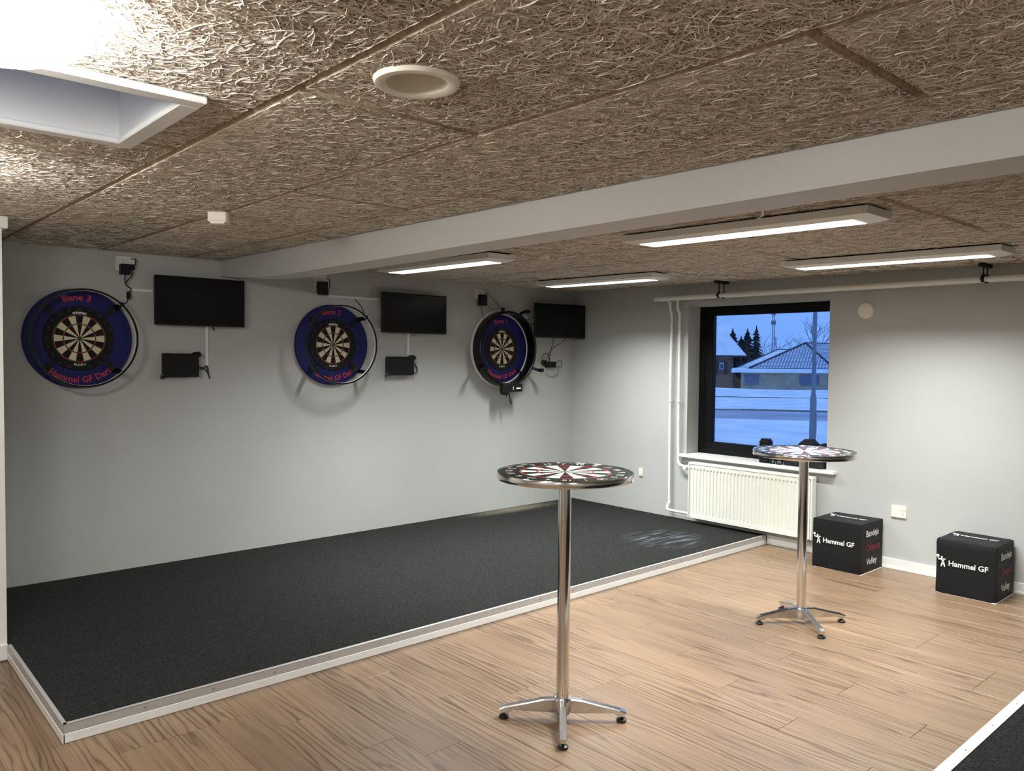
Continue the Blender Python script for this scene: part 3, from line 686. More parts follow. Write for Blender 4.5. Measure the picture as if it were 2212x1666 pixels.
# ------------------------------------------------------------------ wall sockets with plugs, ducts, cords on the back wall
def double_socket(label, loc, wdt=0.132, hgt=0.108):
    t = thing('wall_socket', label, 'socket', loc, 0, 'sockets high on the back wall')
    a = MB(); a.rbox(-wdt/2, wdt/2, -0.012, 0.0, -hgt/2, hgt/2, 0.003); a.build('plate', 'white_plastic', t)
    for s in (-1, 1):
        for zz in (0.026, -0.026):
            a = MB(); a.lathe([(0.0001, 0.0122), (0.019, 0.0122), (0.0195, 0.014), (0.021, 0.014), (0.0215, 0.0118)], 20, 'y', (s*0.033, 0, zz)); o = a.build('outlet', 'white_plastic', t, 40)
    return t
double_socket('white double wall socket with plugs above the leftmost dartboard', (-4.787, 0, 2.357))
double_socket('white double wall socket with plugs above the middle dartboard', (-3.197, 0, 2.320), 0.134, 0.138)
double_socket('white double wall socket with plugs above the rightmost dartboard', (-1.404, 0, 2.334), 0.134, 0.105)
def adapter(label, loc, parts, cords, r=0.0035, m_='cable_black'):
    t = thing('plug_adapter', label, 'plug', loc, 0, 'black plugs in the high sockets')
    for nm, bx in parts:
        a = MB(); a.rbox(*bx, 0.005); a.build(nm, 'black_plastic', t)
    for c in cords:
        a = MB(); a.tube(smoothpath(c, 6), r, 7); a.build('cord', m_, t, 60)
adapter('black plug block and cord joining the ring light of the leftmost dartboard', (-4.787, -0.015, 2.357),
    [('block', (-0.047, 0.02, -0.055, 0.0, -0.085, -0.008)), ('plug', (0.018, 0.052, -0.05, 0.0, -0.05, -0.008)), ('inline_switch', (-0.004, 0.022, -0.045, -0.02, -0.262, -0.208))],
    [[(-0.012, -0.03, -0.08), (-0.014, -0.03, -0.13), (-0.004, -0.03, -0.165), (0.024, -0.03, -0.185), (0.022, -0.03, -0.2), (0.01, -0.03, -0.22)],
     [(0.036, -0.03, -0.05), (0.034, -0.03, -0.09), (0.005, -0.03, -0.125), (-0.008, -0.03, -0.15)],
     [(0.006, -0.033, -0.258), (-0.012, -0.06, -0.29), (-0.05, -0.13, -0.31)],
     [(0.03, -0.02, 0.035), (0.06, -0.03, 0.03), (0.058, -0.03, -0.005), (0.045, -0.02, -0.03)]], 0.0045)
adapter('black plug block hanging from the socket above the middle dartboard', (-3.197, -0.015, 2.320),
    [('block', (-0.042, 0.042, -0.055, 0.0, -0.085, 0.012)), ('plug', (-0.035, 0.05, -0.05, 0.0, -0.10, -0.07))],
    [[(0.045, -0.02, 0.045), (0.066, -0.03, 0.03), (0.064, -0.03, -0.04), (0.05, -0.025, -0.08)]])
adapter('black power brick with thin cords above the rightmost dartboard', (-1.404, -0.015, 2.334),
    [('block', (-0.022, 0.058, -0.06, 0.0, -0.115, -0.005))],
    [[(0.0, -0.03, -0.11), (0.012, -0.03, -0.2), (0.05, -0.05, -0.285)],
     [(0.055, -0.03, -0.085), (0.11, -0.04, -0.14), (0.19, -0.06, -0.175), (0.235, -0.08, -0.172)],
     [(0.075, -0.01, 0.02), (0.15, -0.01, -0.02), (0.28, -0.03, -0.14), (0.33, -0.06, -0.18)]], 0.0024)
def duct(label, x0, x1, z0, z1):
    o = MB().rbox(x0, x1, -0.012, 0.0, z0, z1, 0.002).build('cable_duct', 'white_paint'); tag(o, label, 'cable duct', 'cable ducts on the back wall')
duct('thin horizontal cable duct between the left socket and the leftmost television', -4.765, -4.592, 2.156, 2.176)
duct('thin vertical cable duct from the leftmost television down past its computer', -4.20, -4.178, 1.60, 1.93)
duct('thin horizontal cable duct between the middle socket and the middle television', -3.12, -2.60, 2.206, 2.226)
duct('thin vertical cable duct from the middle television down to its computer', -2.285, -2.263, 1.70, 1.93)
duct('short horizontal cable duct between rightmost hoop and the corner television', -0.86, -0.72, 2.115, 2.135)
def cord(par, paths, r=0.003, m_='cable_black'):
    inv = par.matrix_basis.inverted()
    for p in paths:
        a = MB(); a.tube([inv @ q for q in smoothpath(p, 6)], r, 7); a.build('cord', m_, par, 60)
cord(rl2, [[(-2.865, -0.02, 2.20), (-2.845, -0.05, 2.165), (-2.842, -0.10, 2.13), (-2.855, -0.17, 2.06)]], 0.004)
cord(pc1, [[(-4.27, -0.045, 1.585), (-4.24, -0.03, 1.59), (-4.20, -0.03, 1.56), (-4.175, -0.03, 1.50)], [(-4.27, -0.04, 1.60), (-4.235, -0.03, 1.575), (-4.20, -0.03, 1.60), (-4.185, -0.03, 1.54)]], 0.0055)
cord(pc2, [[(-2.24, -0.04, 1.65), (-2.215, -0.03, 1.62), (-2.185, -0.03, 1.575), (-2.19, -0.03, 1.54), (-2.215, -0.03, 1.53), (-2.24, -0.04, 1.58)], [(-2.24, -0.04, 1.59), (-2.21, -0.03, 1.60), (-2.18, -0.03, 1.55)]], 0.0045)
cord(tv1, [[(-4.165, -0.04, 1.925), (-4.155, -0.045, 1.90), (-4.14, -0.045, 1.885)]], 0.006)
cord(tv2, [[(-2.27, -0.04, 1.915), (-2.255, -0.04, 1.895), (-2.225, -0.04, 1.89), (-2.20, -0.04, 1.915)]], 0.004, 'cable_grey')
cord(padp, [[(-0.40, -0.10, 1.92), (-0.402, -0.05, 1.78), (-0.405, -0.02, 1.64)], [(-0.235, -0.12, 1.92), (-0.25, -0.08, 1.87), (-0.36, -0.04, 1.80), (-0.44, -0.02, 1.68)]], 0.0032)
cord(tv3, [[(-0.83, -0.08, 2.10), (-0.77, -0.10, 2.105), (-0.70, -0.11, 2.12)], [(-0.79, -0.10, 2.05), (-0.75, -0.11, 2.055), (-0.69, -0.12, 2.05)]], 0.0028)

# ------------------------------------------------------------------ standing tables
def standing_table(label, loc, h, r, base_rot, face_rot):
    t = thing('standing_table', label, 'table', (*loc, 0), 0, 'standing tables with dartboard tops')
    top = MB(); top.lathe([(0.0001, h-0.030), (r-0.004, h-0.030), (r-0.002, h-0.028), (r-0.002, h-0.003), (0.0001, h-0.003)], 72); tt = top.build('tabletop', 'print_black', t, 40)
    a = MB(); dart_face(a, h-0.0022, 0.68*r/0.17, r-0.004, 'xy', face_rot); a.build('dartboard_print', ['print_black', 'print_white', 'print_red', 'print_green'], tt)
    a = MB()
    for k, nmb in enumerate(ORDER):
        v, f = text_geo(str(nmb), 0.047*r/0.315, 0.0002); ang = PI/2 - k*PI/10 + face_rot; rad = 0.80*r
        out = []
        for (p, q) in v:
            tt_ = ang - p/rad; out.append(((rad+q-0.006)*math.cos(tt_), (rad+q-0.006)*math.sin(tt_), h-0.0016))
        a.add(out, f)
    a.build('numerals', 'print_white', tt)
    a = MB(); a.lathe([(r-0.006, h-0.0335), (r+0.001, h-0.0335), (r+0.003, h-0.031), (r+0.003, h-0.002), (r+0.001, h+0.0005), (r-0.004, h+0.0005), (r-0.005, h-0.002)], 96, closed=True); a.build('rim', 'chrome', tt, 40)
    a = MB(); a.lathe([(0.0001, h-0.030), (0.09, h-0.030), (0.09, h-0.036), (0.034, h-0.04), (0.034, h-0.06), (0.0001, h-0.06)], 32); a.build('top_plate', 'cast_aluminium', t, 40)
    a = MB(); a.lathe([(0.0295, 0.06), (0.0295, 0.612), (0.0295, 0.618), (0.0288, 0.6182), (0.0288, 0.622), (0.0295, 0.6222), (0.0295, 0.628), (0.0295, h-0.04)], 40); a.build('pole', 'chrome', t, 40)
    a = MB(); a.lathe([(0.0001, 0.032), (0.036, 0.032), (0.041, 0.05), (0.041, 0.098), (0.036, 0.106), (0.0001, 0.106)], 32); a.build('hub', 'cast_aluminium', t, 40)
    for k in range(4):
        w = base_rot + PI/4 + k*PI/2
        lg = MB(); prof = [(0.03, 0.034), (0.235, 0.040), (0.252, 0.026), (0.29, 0.026), (0.292, 0.046), (0.27, 0.056), (0.16, 0.080), (0.09, 0.097), (0.03, 0.101)]
        lg.prism(prof, -0.010, 0.010, 'xz')
        fl = [(0.03, 0.101), (0.09, 0.097), (0.16, 0.080), (0.27, 0.056), (0.294, 0.046)]
        vs = []
        for (rr, zz) in fl:
            hwd = 0.017
            vs += [(rr, -hwd, zz-0.004), (rr, -hwd+0.003, zz+0.002), (rr, hwd-0.003, zz+0.002), (rr, hwd, zz-0.004), (rr, hwd-0.004, zz-0.007), (rr, -hwd+0.004, zz-0.007)]
        fs = [(j*6+q, j*6+(q+1) % 6, (j+1)*6+(q+1) % 6, (j+1)*6+q) for j in range(len(fl)-1) for q in range(6)] + [(5, 4, 3, 2, 1, 0), tuple((len(fl)-1)*6+q for q in range(6))]
        lg.add(vs, fs)
        leg = lg.build('leg', 'cast_aluminium', t, rot=(0, 0, w))
        a = MB(); a.lathe([(0.0001, 0.0005), (0.020, 0.0005), (0.0235, 0.004), (0.0235, 0.010), (0.018, 0.015), (0.008, 0.016), (0.008, 0.027), (0.0001, 0.027)], 20, 'z', (0.274, 0, 0)); a.build('foot', 'rubber', leg, 40)
    return t
# sector 18 (third clockwise) turned towards the viewer
def face_rot_for(p):
    d = math.atan2(CAM.y-p[1], CAM.x-p[0]); return d - (PI/2 - 2*PI/10)
T1, T2 = (-3.952, -3.742), (-1.826, -3.793)
standing_table('tall chrome standing table with dartboard top, nearest the viewer', T1, 1.164, 0.312, 0.0, face_rot_for(T1)+R(2))
standing_table('tall chrome standing table with dartboard top, in front of the window', T2, 1.112, 0.312, R(8.5), face_rot_for(T2)+R(3))

# ------------------------------------------------------------------ black fabric cubes
def soft_box(wd, dp, ht, rad, amp, seed):
    n = 14; rs = random.Random(seed); ph = [rs.uniform(0, 6) for _ in range(6)]
    mb = MB(); hx, hy = wd/2, dp/2
    def proj(p):
        q = Vector((max(-hx+rad, min(hx-rad, p.x)), max(-hy+rad, min(hy-rad, p.y)), max(rad*0.3, min(ht-rad, p.z))))
        d = p-q
        o = q + (d.normalized()*rad if d.length > 1e-9 else d)
        o.z = max(0.004, o.z)
        k = amp*(math.sin(9*o.x+14*o.z+ph[0]) + 0.6*math.sin(21*o.y-11*o.z+ph[1]) + 0.5*math.sin(30*o.x+ph[2]+17*o.y))
        e = (o-Vector((0, 0, ht/2))).normalized()
        o = o + e*k*min(1, (o.z)/0.05)
        o.z = max(0.004, o.z); return o
    for ax in range(3):
        for sg in (0, 1):
            vs = []
            for i in range(n+1):
                for j in range(n+1):
                    u, v = -hx+wd*i/n, None
                    if ax == 0: p = Vector(((-hx if sg == 0 else hx), -hy+dp*i/n, ht*j/n))
                    elif ax == 1: p = Vector((-hx+wd*i/n, (-hy if sg == 0 else hy), ht*j/n))
                    else: p = Vector((-hx+wd*i/n, -hy+dp*j/n, (0.0 if sg == 0 else ht)))
                    vs.append(proj(p))
            fs = []
            for i in range(n):
                for j in range(n):
                    q = (i*(n+1)+j, (i+1)*(n+1)+j, (i+1)*(n+1)+j+1, i*(n+1)+j+1)
                    fs.append(q if (sg == 1) ^ (ax == 1) else q[::-1])
            mb.add(vs, fs)
    return mb
def player_logo(mb, x, z, s, put):
    """little figure throwing a ball, flat shapes"""
    def blob(cx, cy, r):
        mb.add([put(x+s*(cx+r*math.cos(k*PI/8)), z+s*(cy+r*math.sin(k*PI/8))) for k in range(16)], [tuple(range(16))])
    def bar(p, q, w0, w1):
        d = Vector((q[0]-p[0], q[1]-p[1])); nn = Vector((-d.y, d.x)).normalized()
        pts = [(p[0]+nn.x*w0, p[1]+nn.y*w0), (p[0]-nn.x*w0, p[1]-nn.y*w0), (q[0]-nn.x*w1, q[1]-nn.y*w1), (q[0]+nn.x*w1, q[1]+nn.y*w1)]
        mb.add([put(x+s*a, z+s*b) for a, b in pts], [(0, 1, 2, 3)])
    blob(-0.42, 0.46, 0.14); blob(-0.05, 0.36, 0.09)
    bar((-0.42, 0.26), (-0.30, 0.12), 0.05, 0.06); bar((-0.31, 0.13), (0.05, 0.16), 0.06, 0.10); bar((0.0, 0.20), (0.32, 0.20), 0.07, 0.04)
    bar((0.04, 0.22), (0.07, -0.14), 0.12, 0.09); bar((0.05, -0.10), (-0.10, -0.58), 0.08, 0.05); bar((0.10, -0.08), (0.24, -0.58), 0.08, 0.05)
def fabric_cube(label, loc, rz, rad, seed):
    t = thing('fabric_cube', label, 'cube', (*loc, 0), rz, 'black fabric cubes by the radiator wall')
    wd = dp = 0.398; ht = 0.40
    body = soft_box(wd, dp, ht, rad, 0.0012, seed).build('cover', 'cube_fabric', t, 80)
    a = MB(); a.rbox(-wd/2+0.012, wd/2+0.003, -dp/2+0.002, dp/2-0.01, 0.0, 0.005, 0.001); a.build('base_board', 'white_paint', t)
    # front print
    e = 0.0045
    fp = lambda a_, b_: (a_, -dp/2-e, b_)
    a = MB(); v, f = text_geo('Hammel GF', 0.053, 0.0009); a.add([fp(p+0.020, q+0.213) for p, q in v], f); a.build('front_lettering', 'letter_white', t); a = MB(); player_logo(a, -0.150, 0.240, 0.072, fp); a.build('front_logo', 'letter_white', t)
    tp = lambda a_, b_: (a_, b_, ht+0.0035)
    a = MB(); v, f = text_geo('Hammel GF', 0.050, 0.0009); a.add([tp(p+0.025, q-0.005) for p, q in v], f); a.build('top_lettering', 'letter_white', t); a = MB(); player_logo(a, -0.13, 0.018, 0.075, tp); a.build('top_logo', 'letter_white', t)
    sp = lambda a_, b_: (wd/2+e, a_, b_)
    a = MB(); v, f = text_geo('Bandeja', 0.073, 0.0009); a.add([sp(p-0.005, q+0.292) for p, q in v], f); a.build('side_lettering', 'letter_white', t); a = MB(); v, f = text_geo('Volley', 0.073, 0.0009); a.add([sp(p-0.01, q+0.068) for p, q in v], f); a.build('side_lettering', 'letter_white', t)
    a = MB(); v, f = text_geo('Chiquita', 0.073, 0.0009); a.add([sp(p+0.01, q+0.180) for p, q in v], f); a.build('side_lettering', 'letter_darkred', t)
fabric_cube('black lettered fabric cube standing right beside the radiator', (-0.222, -3.343), -PI/2, 0.006, 1)
fabric_cube('black lettered fabric cube at the right edge with softly rounded corners', (-0.222, -4.288), -PI/2, 0.018, 5)

# ------------------------------------------------------------------ right wall: radiator, pipes, sockets, vent
rd = thing('radiator', 'white ribbed panel radiator under the window', 'radiator', (0, -2.335, 0.135), -PI/2)
rw, rh = 1.27, 0.545
a = MB(); nr = 33; pitch = (rw-0.03)/nr; yf = -0.115
prof = []
for k in range(nr):
    x0 = -rw/2+0.015+k*pitch
    prof += [(x0, 0.0), (x0+pitch*0.16, 0.0095), (x0+pitch*0.5, 0.0095), (x0+pitch*0.66, 0.0)]
prof.append((rw/2-0.015, 0.0))
zs = [0.0, 0.03, 0.05, rh-0.075, rh-0.055, rh-0.02]
vs = []
for j, z in enumerate(zs):
    k = 0.0 if j in (0, 1, 4, 5) else 1.0
    for (x, d) in prof: vs.append((x, yf+d*k, z))
npf = len(prof)
fs = [(j*npf+i, j*npf+i+1, (j+1)*npf+i+1, (j+1)*npf+i) for j in range(len(zs)-1) for i in range(npf-1)]
a.add(vs, fs); a.build('ribbed_front', 'radiator_white', rd)
a = MB(); a.rbox(-rw/2, rw/2, -0.106, -0.05, 0.0, rh-0.02, 0.004); a.build('body', 'radiator_white', rd)
a = MB(); a.rbox(-rw/2-0.004, rw/2+0.004, -0.119, -0.042, rh-0.022, rh, 0.004); tpz = a.build('top_cover', 'radiator_white', rd)
for s in (-1, 1):
    a = MB(); a.rbox(s*rw/2-0.008, s*rw/2+0.008, -0.119, -0.045, -0.003, rh-0.01, 0.004); a.build('side_cover', 'radiator_white', rd)
    a = MB(); a.box(s*rw*0.35-0.02, s*rw*0.35+0.02, -0.052, -0.0005, 0.08, rh-0.06); a.build('bracket', 'radiator_white', rd)
vp = MB(); vp.lathe([(0.0001, 0.0), (0.021, 0.0), (0.024, 0.008), (0.024, 0.045), (0.018, 0.055), (0.0001, 0.056)], 20, 'x', (0, 0, 0))
a = MB(); a.tube([(-rw/2-0.028, -0.075, rh-0.055), (-rw/2-0.028, -0.10, rh-0.055), (-rw/2-0.028, -0.155, rh-0.055)], [0.014, 0.023, 0.021], 18); a.tube([(-rw/2-0.075, -0.055, rh-0.055), (-rw/2+0.005, -0.055, rh-0.055)], 0.012, 12); a.build('valve', 'white_plastic', rd, 45)

def pipe(label, pts, r, clamps=(), k=4):
    t = thing('heating_pipe', label, 'pipe', (0, 0, 0), 0, 'white heating pipes on the right wall')
    a = MB(); a.tube(pts if k == 0 else smoothpath(pts, k), r, 14); a.build('tube', 'white_paint', t, 50)
    for (x, y, z) in clamps:
        a = MB(); a.lathe([(r+0.001, -0.008), (r+0.006, -0.006), (r+0.006, 0.006), (r+0.001, 0.008)], 16, 'z', (x, y, z)); a.box(x, -0.001, y-0.005, y+0.005, z-0.005, z+0.005); a.build('clamp', 'white_paint', t, 40)
    return t
ZP = 2.290
pipe('long white heating pipe under the ceiling, front of the pair', [(-0.165, -1.29, ZP), (-0.165, YN+0.1, ZP-0.004)], 0.0195, k=0)
pipe('long white heating pipe under the ceiling, closest to the wall', [(-0.085, -1.30, ZP), (-0.085, YN+0.1, ZP-0.004)], 0.0195, k=0)
pipe('left upright heating pipe running down to the bottom of the radiator', [(-0.150, -1.425, ZP-0.012), (-0.10, -1.425, 2.262), (-0.090, -1.425, 2.235), (-0.088, -1.425, 2.19), (-0.062, -1.423, 2.14), (-0.055, -1.423, 2.09), (-0.055, -1.418, 1.2), (-0.055, -1.425, 0.28), (-0.06, -1.43, 0.24), (-0.095, -1.432, 0.20), (-0.11, -1.445, 0.175), (-0.10, -1.50, 0.168), (-0.09, -1.70, 0.165)], 0.0135, [(-0.056, -1.417, 1.263)])
pipe('right upright heating pipe running down to the radiator valve', [(-0.085, -1.515, ZP-0.005), (-0.085, -1.515, 2.25), (-0.084, -1.515, 2.19), (-0.060, -1.517, 2.14), (-0.055, -1.518, 2.09), (-0.055, -1.525, 1.2), (-0.055, -1.53, 0.71), (-0.058, -1.535, 0.66), (-0.065, -1.56, 0.632), (-0.075, -1.60, 0.626), (-0.075, -1.64, 0.625)], 0.0135, [(-0.056, -1.524, 1.263)])
def hanger(label, y):
    zc = CZ(-0.12, y)-0.001
    t = thing('pipe_hanger', label, 'hanger', (-0.125, y, 0), 0, 'black pipe hangers')
    a = MB(); a.rbox(-0.10, 0.10, -0.018, 0.018, zc-0.030, zc-0.004, 0.003); a.build('ceiling_plate', 'black_plastic', t)
    for dx in (-0.04, 0.04):
        a = MB(); a.tube([(dx, 0, zc-0.03), (dx, 0, ZP+0.02)], 0.005, 8); rod = a.build('rod', 'black_plastic', t)
        a = MB(); a.lathe([(0.021, -0.012), (0.0245, -0.012), (0.0245, 0.012), (0.021, 0.012)], 20, 'y', (dx, 0, ZP), closed=True); a.rbox(dx-0.008, dx+0.008, -0.012, 0.012, ZP+0.018, ZP+0.036, 0.003); a.rbox(dx-0.034, dx-0.018, -0.012, 0.012, ZP-0.012, ZP+0.012, 0.004); a.build('pipe_clamp', 'black_plastic', rod, 40)
hanger('black two-rod pipe hanger above the window', -2.04)
hanger('black two-rod pipe hanger near the right edge, past the round vent', -4.27)

def wsock(label, y, z, wdt, hgt, kind):
    t = thing('wall_socket', label, 'socket', (0, y, z), -PI/2)
    a = MB(); a.rbox(-wdt/2, wdt/2, -0.012, 0, -hgt/2, hgt/2, 0.003); a.build('plate', 'warm_white', t)
    if kind == 2:
        a = MB(); a.rbox(0.004, wdt/2-0.006, -0.0145, -0.011, -hgt/2+0.006, 0.008, 0.001); o = a.build('outlet', 'warm_white', t)
        for dx in (-0.009, 0.009):
            a = MB(); a.lathe([(0.0001, 0.0148), (0.0028, 0.0148)], 10, 'y', (wdt/4+0.001+dx, 0, -0.012)); a.build('pin_hole', 'black_plastic', o)
        a = MB(); a.lathe([(0.0001, 0.0148), (0.003, 0.0148)], 10, 'y', (wdt/4+0.001, 0, -0.026)); a.build('pin_hole', 'black_plastic', o)
        a = MB(); a.rbox(0.004, wdt/2-0.006, -0.016, -0.011, 0.012, hgt/2-0.006, 0.001); a.build('switch', 'warm_white', t)
        a = MB(); a.rbox(-wdt/2+0.006, -0.004, -0.0145, -0.011, -hgt/2+0.006, hgt/2-0.006, 0.001); a.build('blank_cover', 'warm_white', t)
    else:
        a = MB(); a.rbox(-wdt/2+0.008, wdt/2-0.008, -0.017, -0.011, -0.026, 0.026, 0.002); a.build('switch', 'warm_white', t)
wsock('cream double wall socket above the gap between the two black cubes', -3.657, 0.472, 0.118, 0.10, 2)
wsock('small white wall switch plate between corner and radiator', -1.018, 0.490, 0.052, 0.085, 1)
v = thing('air_vent', 'round cream air valve on the wall right of the window', 'vent', (0, -3.352, 2.103), -PI/2)
a = MB(); a.lathe([(0.066, 0.0), (0.068, 0.004), (0.064, 0.010), (0.058, 0.012), (0.056, 0.006)], 36, 'y'); a.build('collar', 'warm_white', v, 40)
a = MB(); a.lathe([(0.0001, 0.024), (0.04, 0.023), (0.060, 0.018), (0.063, 0.013), (0.055, 0.006)], 36, 'y'); a.build('disc', 'warm_white', v, 40)

# things on the window sill
zs_ = 0.743
t = thing('speaker_box', 'small black box on the window sill, left of the glass', 'box', (0.02, -2.45, zs_), -PI/2)
a = MB(); a.rbox(-0.045, 0.045, -0.045, 0.045, 0, 0.205, 0.006); a.build('case', 'black_plastic', t)
a = MB(); a.rbox(-0.038, 0.038, -0.035, 0.035, 0.206, 0.222, 0.004); a.build('lid', 'rubber', t)
def tumbler(label, y, x):
    a = MB(); a.lathe([(0.0001, 0.0005), (0.028, 0.0005), (0.034, 0.095), (0.032, 0.095), (0.0265, 0.008), (0.0001, 0.007)], 24)
    o = a.build('drinking_glass', 'pane', None, 40, loc=(x, y, zs_)); tag(o, label, 'glass', 'glasses on the window sill')
tumbler('clear drinking glass on the sill, next to the black box', -2.532, -0.01)
tumbler('clear drinking glass on the sill, next to the black bag', -2.602, -0.005)
bg = thing('sports_bag', 'slumped black bag lying at the right end of the window sill', 'bag', (0.075, -2.83, zs_), -PI/2)
mb = soft_box(0.38, 0.19, 0.155, 0.035, 0.006, 9)
mb.v = [(x, y, z*(1.0+0.10*math.sin(x*14+1))) for x, y, z in mb.v]; mb.build('body', 'bag_fabric', bg, 80)
a = MB(); hump = [(-0.13, 0.13), (-0.05, 0.215), (-0.01, 0.245), (0.03, 0.243), (0.075, 0.205), (0.11, 0.13)]; a.prism(hump, -0.05, 0.06, 'xz'); a.build('folded_flap', 'bag_fabric', bg)
a = MB(); a.lathe([(0.0001, 0.06), (0.028, 0.055), (0.04, 0.03), (0.042, -0.03), (0.03, -0.055), (0.0001, -0.06)], 20, 'y', (0.145, 0, 0.175)); a.build('rolled_end', 'bag_fabric', bg, 50)

# ------------------------------------------------------------------ ceiling lamps
def troffer(label, x, y):
    t = thing('ceiling_lamp', label, 'lamp', (x, y, CZ(x, y)), 0, 'long ceiling lamps behind the beam'); t.rotation_euler = TILT
    L, Wd = 1.42, 0.25
    a = MB(); a.box(-Wd/2+0.03, Wd/2-0.03, -L/2+0.03, L/2-0.03, -0.016, -0.003); a.build('mount', 'black_plastic', t)
    a = MB()   # housing: flat top, upright sides, tapered underside with tapered ends
    top = [(-Wd/2, -L/2), (Wd/2, -L/2), (Wd/2, L/2), (-Wd/2, L/2)]
    low = [(-Wd/2+0.035, -L/2+0.06), (Wd/2-0.035, -L/2+0.06), (Wd/2-0.035, L/2-0.06), (-Wd/2+0.035, L/2-0.06)]
    vs = [(x_, y_, -0.016) for x_, y_ in top] + [(x_, y_, -0.052) for x_, y_ in top] + [(x_, y_, -0.066) for x_, y_ in low]
    fs = [(3, 2, 1, 0)][::-1] + [(i, (i+1) % 4, (i+1) % 4+4, i+4) for i in range(4)] + [(i+4, (i+1) % 4+4, (i+1) % 4+8, i+8) for i in range(4)] + [(8, 9, 10, 11)]
    a.add(vs, fs); a.build('housing', 'white_paint', t)
    a = MB(); a.rbox(-Wd/2+0.055, Wd/2-0.055, -L/2+0.09, L/2-0.09, -0.069, -0.066, 0.001); a.build('diffuser', 'diffuser', t)
    for sd in (-1, 1):          # twin reflector: one tube throws to each side
        ld = bpy.data.lights.new('tube_light', 'AREA'); ld.shape = 'RECTANGLE'; ld.size = 0.055; ld.size_y = L-0.19; ld.energy = TROFFER_W/2; ld.color = (0.975, 1.0, 0.985); ld.spread = TROFFER_SPREAD
        lo = bpy.data.objects.new('tube_light', ld); COL.objects.link(lo); lo.parent = t; lo.location = (sd*0.034, 0, -0.088); lo.rotation_euler = (0, -sd*TROFFER_TILT, 0)
    return t
troffer('long white ceiling lamp nearest the beam on the right, with loose wire above it', -2.90, -3.985)
troffer('long white ceiling lamp left of centre, closest to the beam and middle dartboard', -2.93, -1.405)
troffer('long white ceiling lamp closest to the far corner above the rightmost dartboard', -1.15, -1.415)
troffer('long white ceiling lamp at the right, next to the window wall', -1.15, -4.00)
def wire(label, pts):
    a = MB(); a.tube(smoothpath(pts, 5), 0.004, 6); tag(a.build('lamp_wire', 'white_plastic', None, 60), label, 'wire', 'lamp wires on the ceiling')
wire('loose white wire running from the beam to the nearest long lamp', [(-3.846, -4.36, 2.36), (-3.6, -4.32, 2.384), (-3.35, -4.34, 2.382), (-3.15, -4.25, 2.376), (-3.03, -4.10, 2.368)])
def rose(label, x, y):
    t = MB(); t.lathe([(0.0001, -0.03), (0.035, -0.028), (0.04, -0.02), (0.04, -0.002)], 24); o = t.build('cable_rose', 'white_plastic', None, 40, loc=(x, y, CZ(x, y)-0.001)); tag(o, label, 'cable cover', 'cable roses on the ceiling')
rose('small white cable cover on the ceiling off the end of the left long lamp', -2.62, -2.22)
rose('small white cable cover on the ceiling off the end of the right long lamp', -1.35, -4.92)

def globe(label, x, y):
    t = thing('round_lamp', label, 'lamp', (x, y, CZ(x, y)), 0, 'round glowing ceiling lamps')
    a = MB(); a.lathe([(0.0001, -0.012), (0.165, -0.012), (0.17, -0.002), (0.0001, -0.002)], 48); a.build('base_plate', 'white_paint', t, 40)
    a = MB(); a.lathe([(0.176, -0.012), (0.186, -0.026), (0.189, -0.044), (0.183, -0.068), (0.160, -0.092), (0.115, -0.111), (0.055, -0.120), (0.0001, -0.122)], 56); a.build('glass_dome', 'globe_glass', t, 60)
globe('round glowing ceiling lamp at the upper left beside the skylight', -6.28, -4.42)
globe('round glowing ceiling lamp beyond the left edge, past the skylight', -6.36, -2.78)
globe('added unseen round ceiling lamp behind the viewer on the left', -6.30, -7.35)  # out of view, added to brighten beam and floor in front
globe('added unseen round ceiling lamp by the far left wall, level with the skylight', -8.0, -4.40)  # unseen lamp added to light the front ceiling from the left
globe('added unseen round ceiling lamp by the far left wall, level with the viewer', -8.0, -6.40)  # another unseen lamp, added to spread light over the front of the room

t = thing('recessed_downlight', 'unlit white recessed round ceiling light', 'lamp', (-5.385, -4.594, CZ(-5.385, -4.594)))
a = MB(); a.lathe([(0.078, 0.0), (0.080, -0.014), (0.090, -0.019), (0.106, -0.017), (0.111, -0.007), (0.111, 0.0)], 56); a.build('trim_ring', 'warm_white', t, 50)
a = MB(); a.lathe([(0.0785, -0.006), (0.072, 0.040), (0.066, 0.0405), (0.064, 0.056), (0.045, 0.066), (0.0001, 0.069)], 56); a.build('reflector', 'warm_white', t, 35)
t = thing('motion_sensor', 'small white boxy sensor fixed to the ceiling boards', 'sensor', (-4.975, -2.255, CZ(-4.975, -2.255)), R(-38))
a = MB(); a.rbox(-0.048, 0.048, -0.028, 0.028, -0.055, -0.002, 0.005); a.build('case', 'warm_white', t)
a = MB(); a.prism([(-0.044, -0.05), (0.044, -0.05), (0.03, -0.066), (-0.03, -0.066)], -0.024, 0.024, 'xz'); a.build('lens', 'warm_white', t)

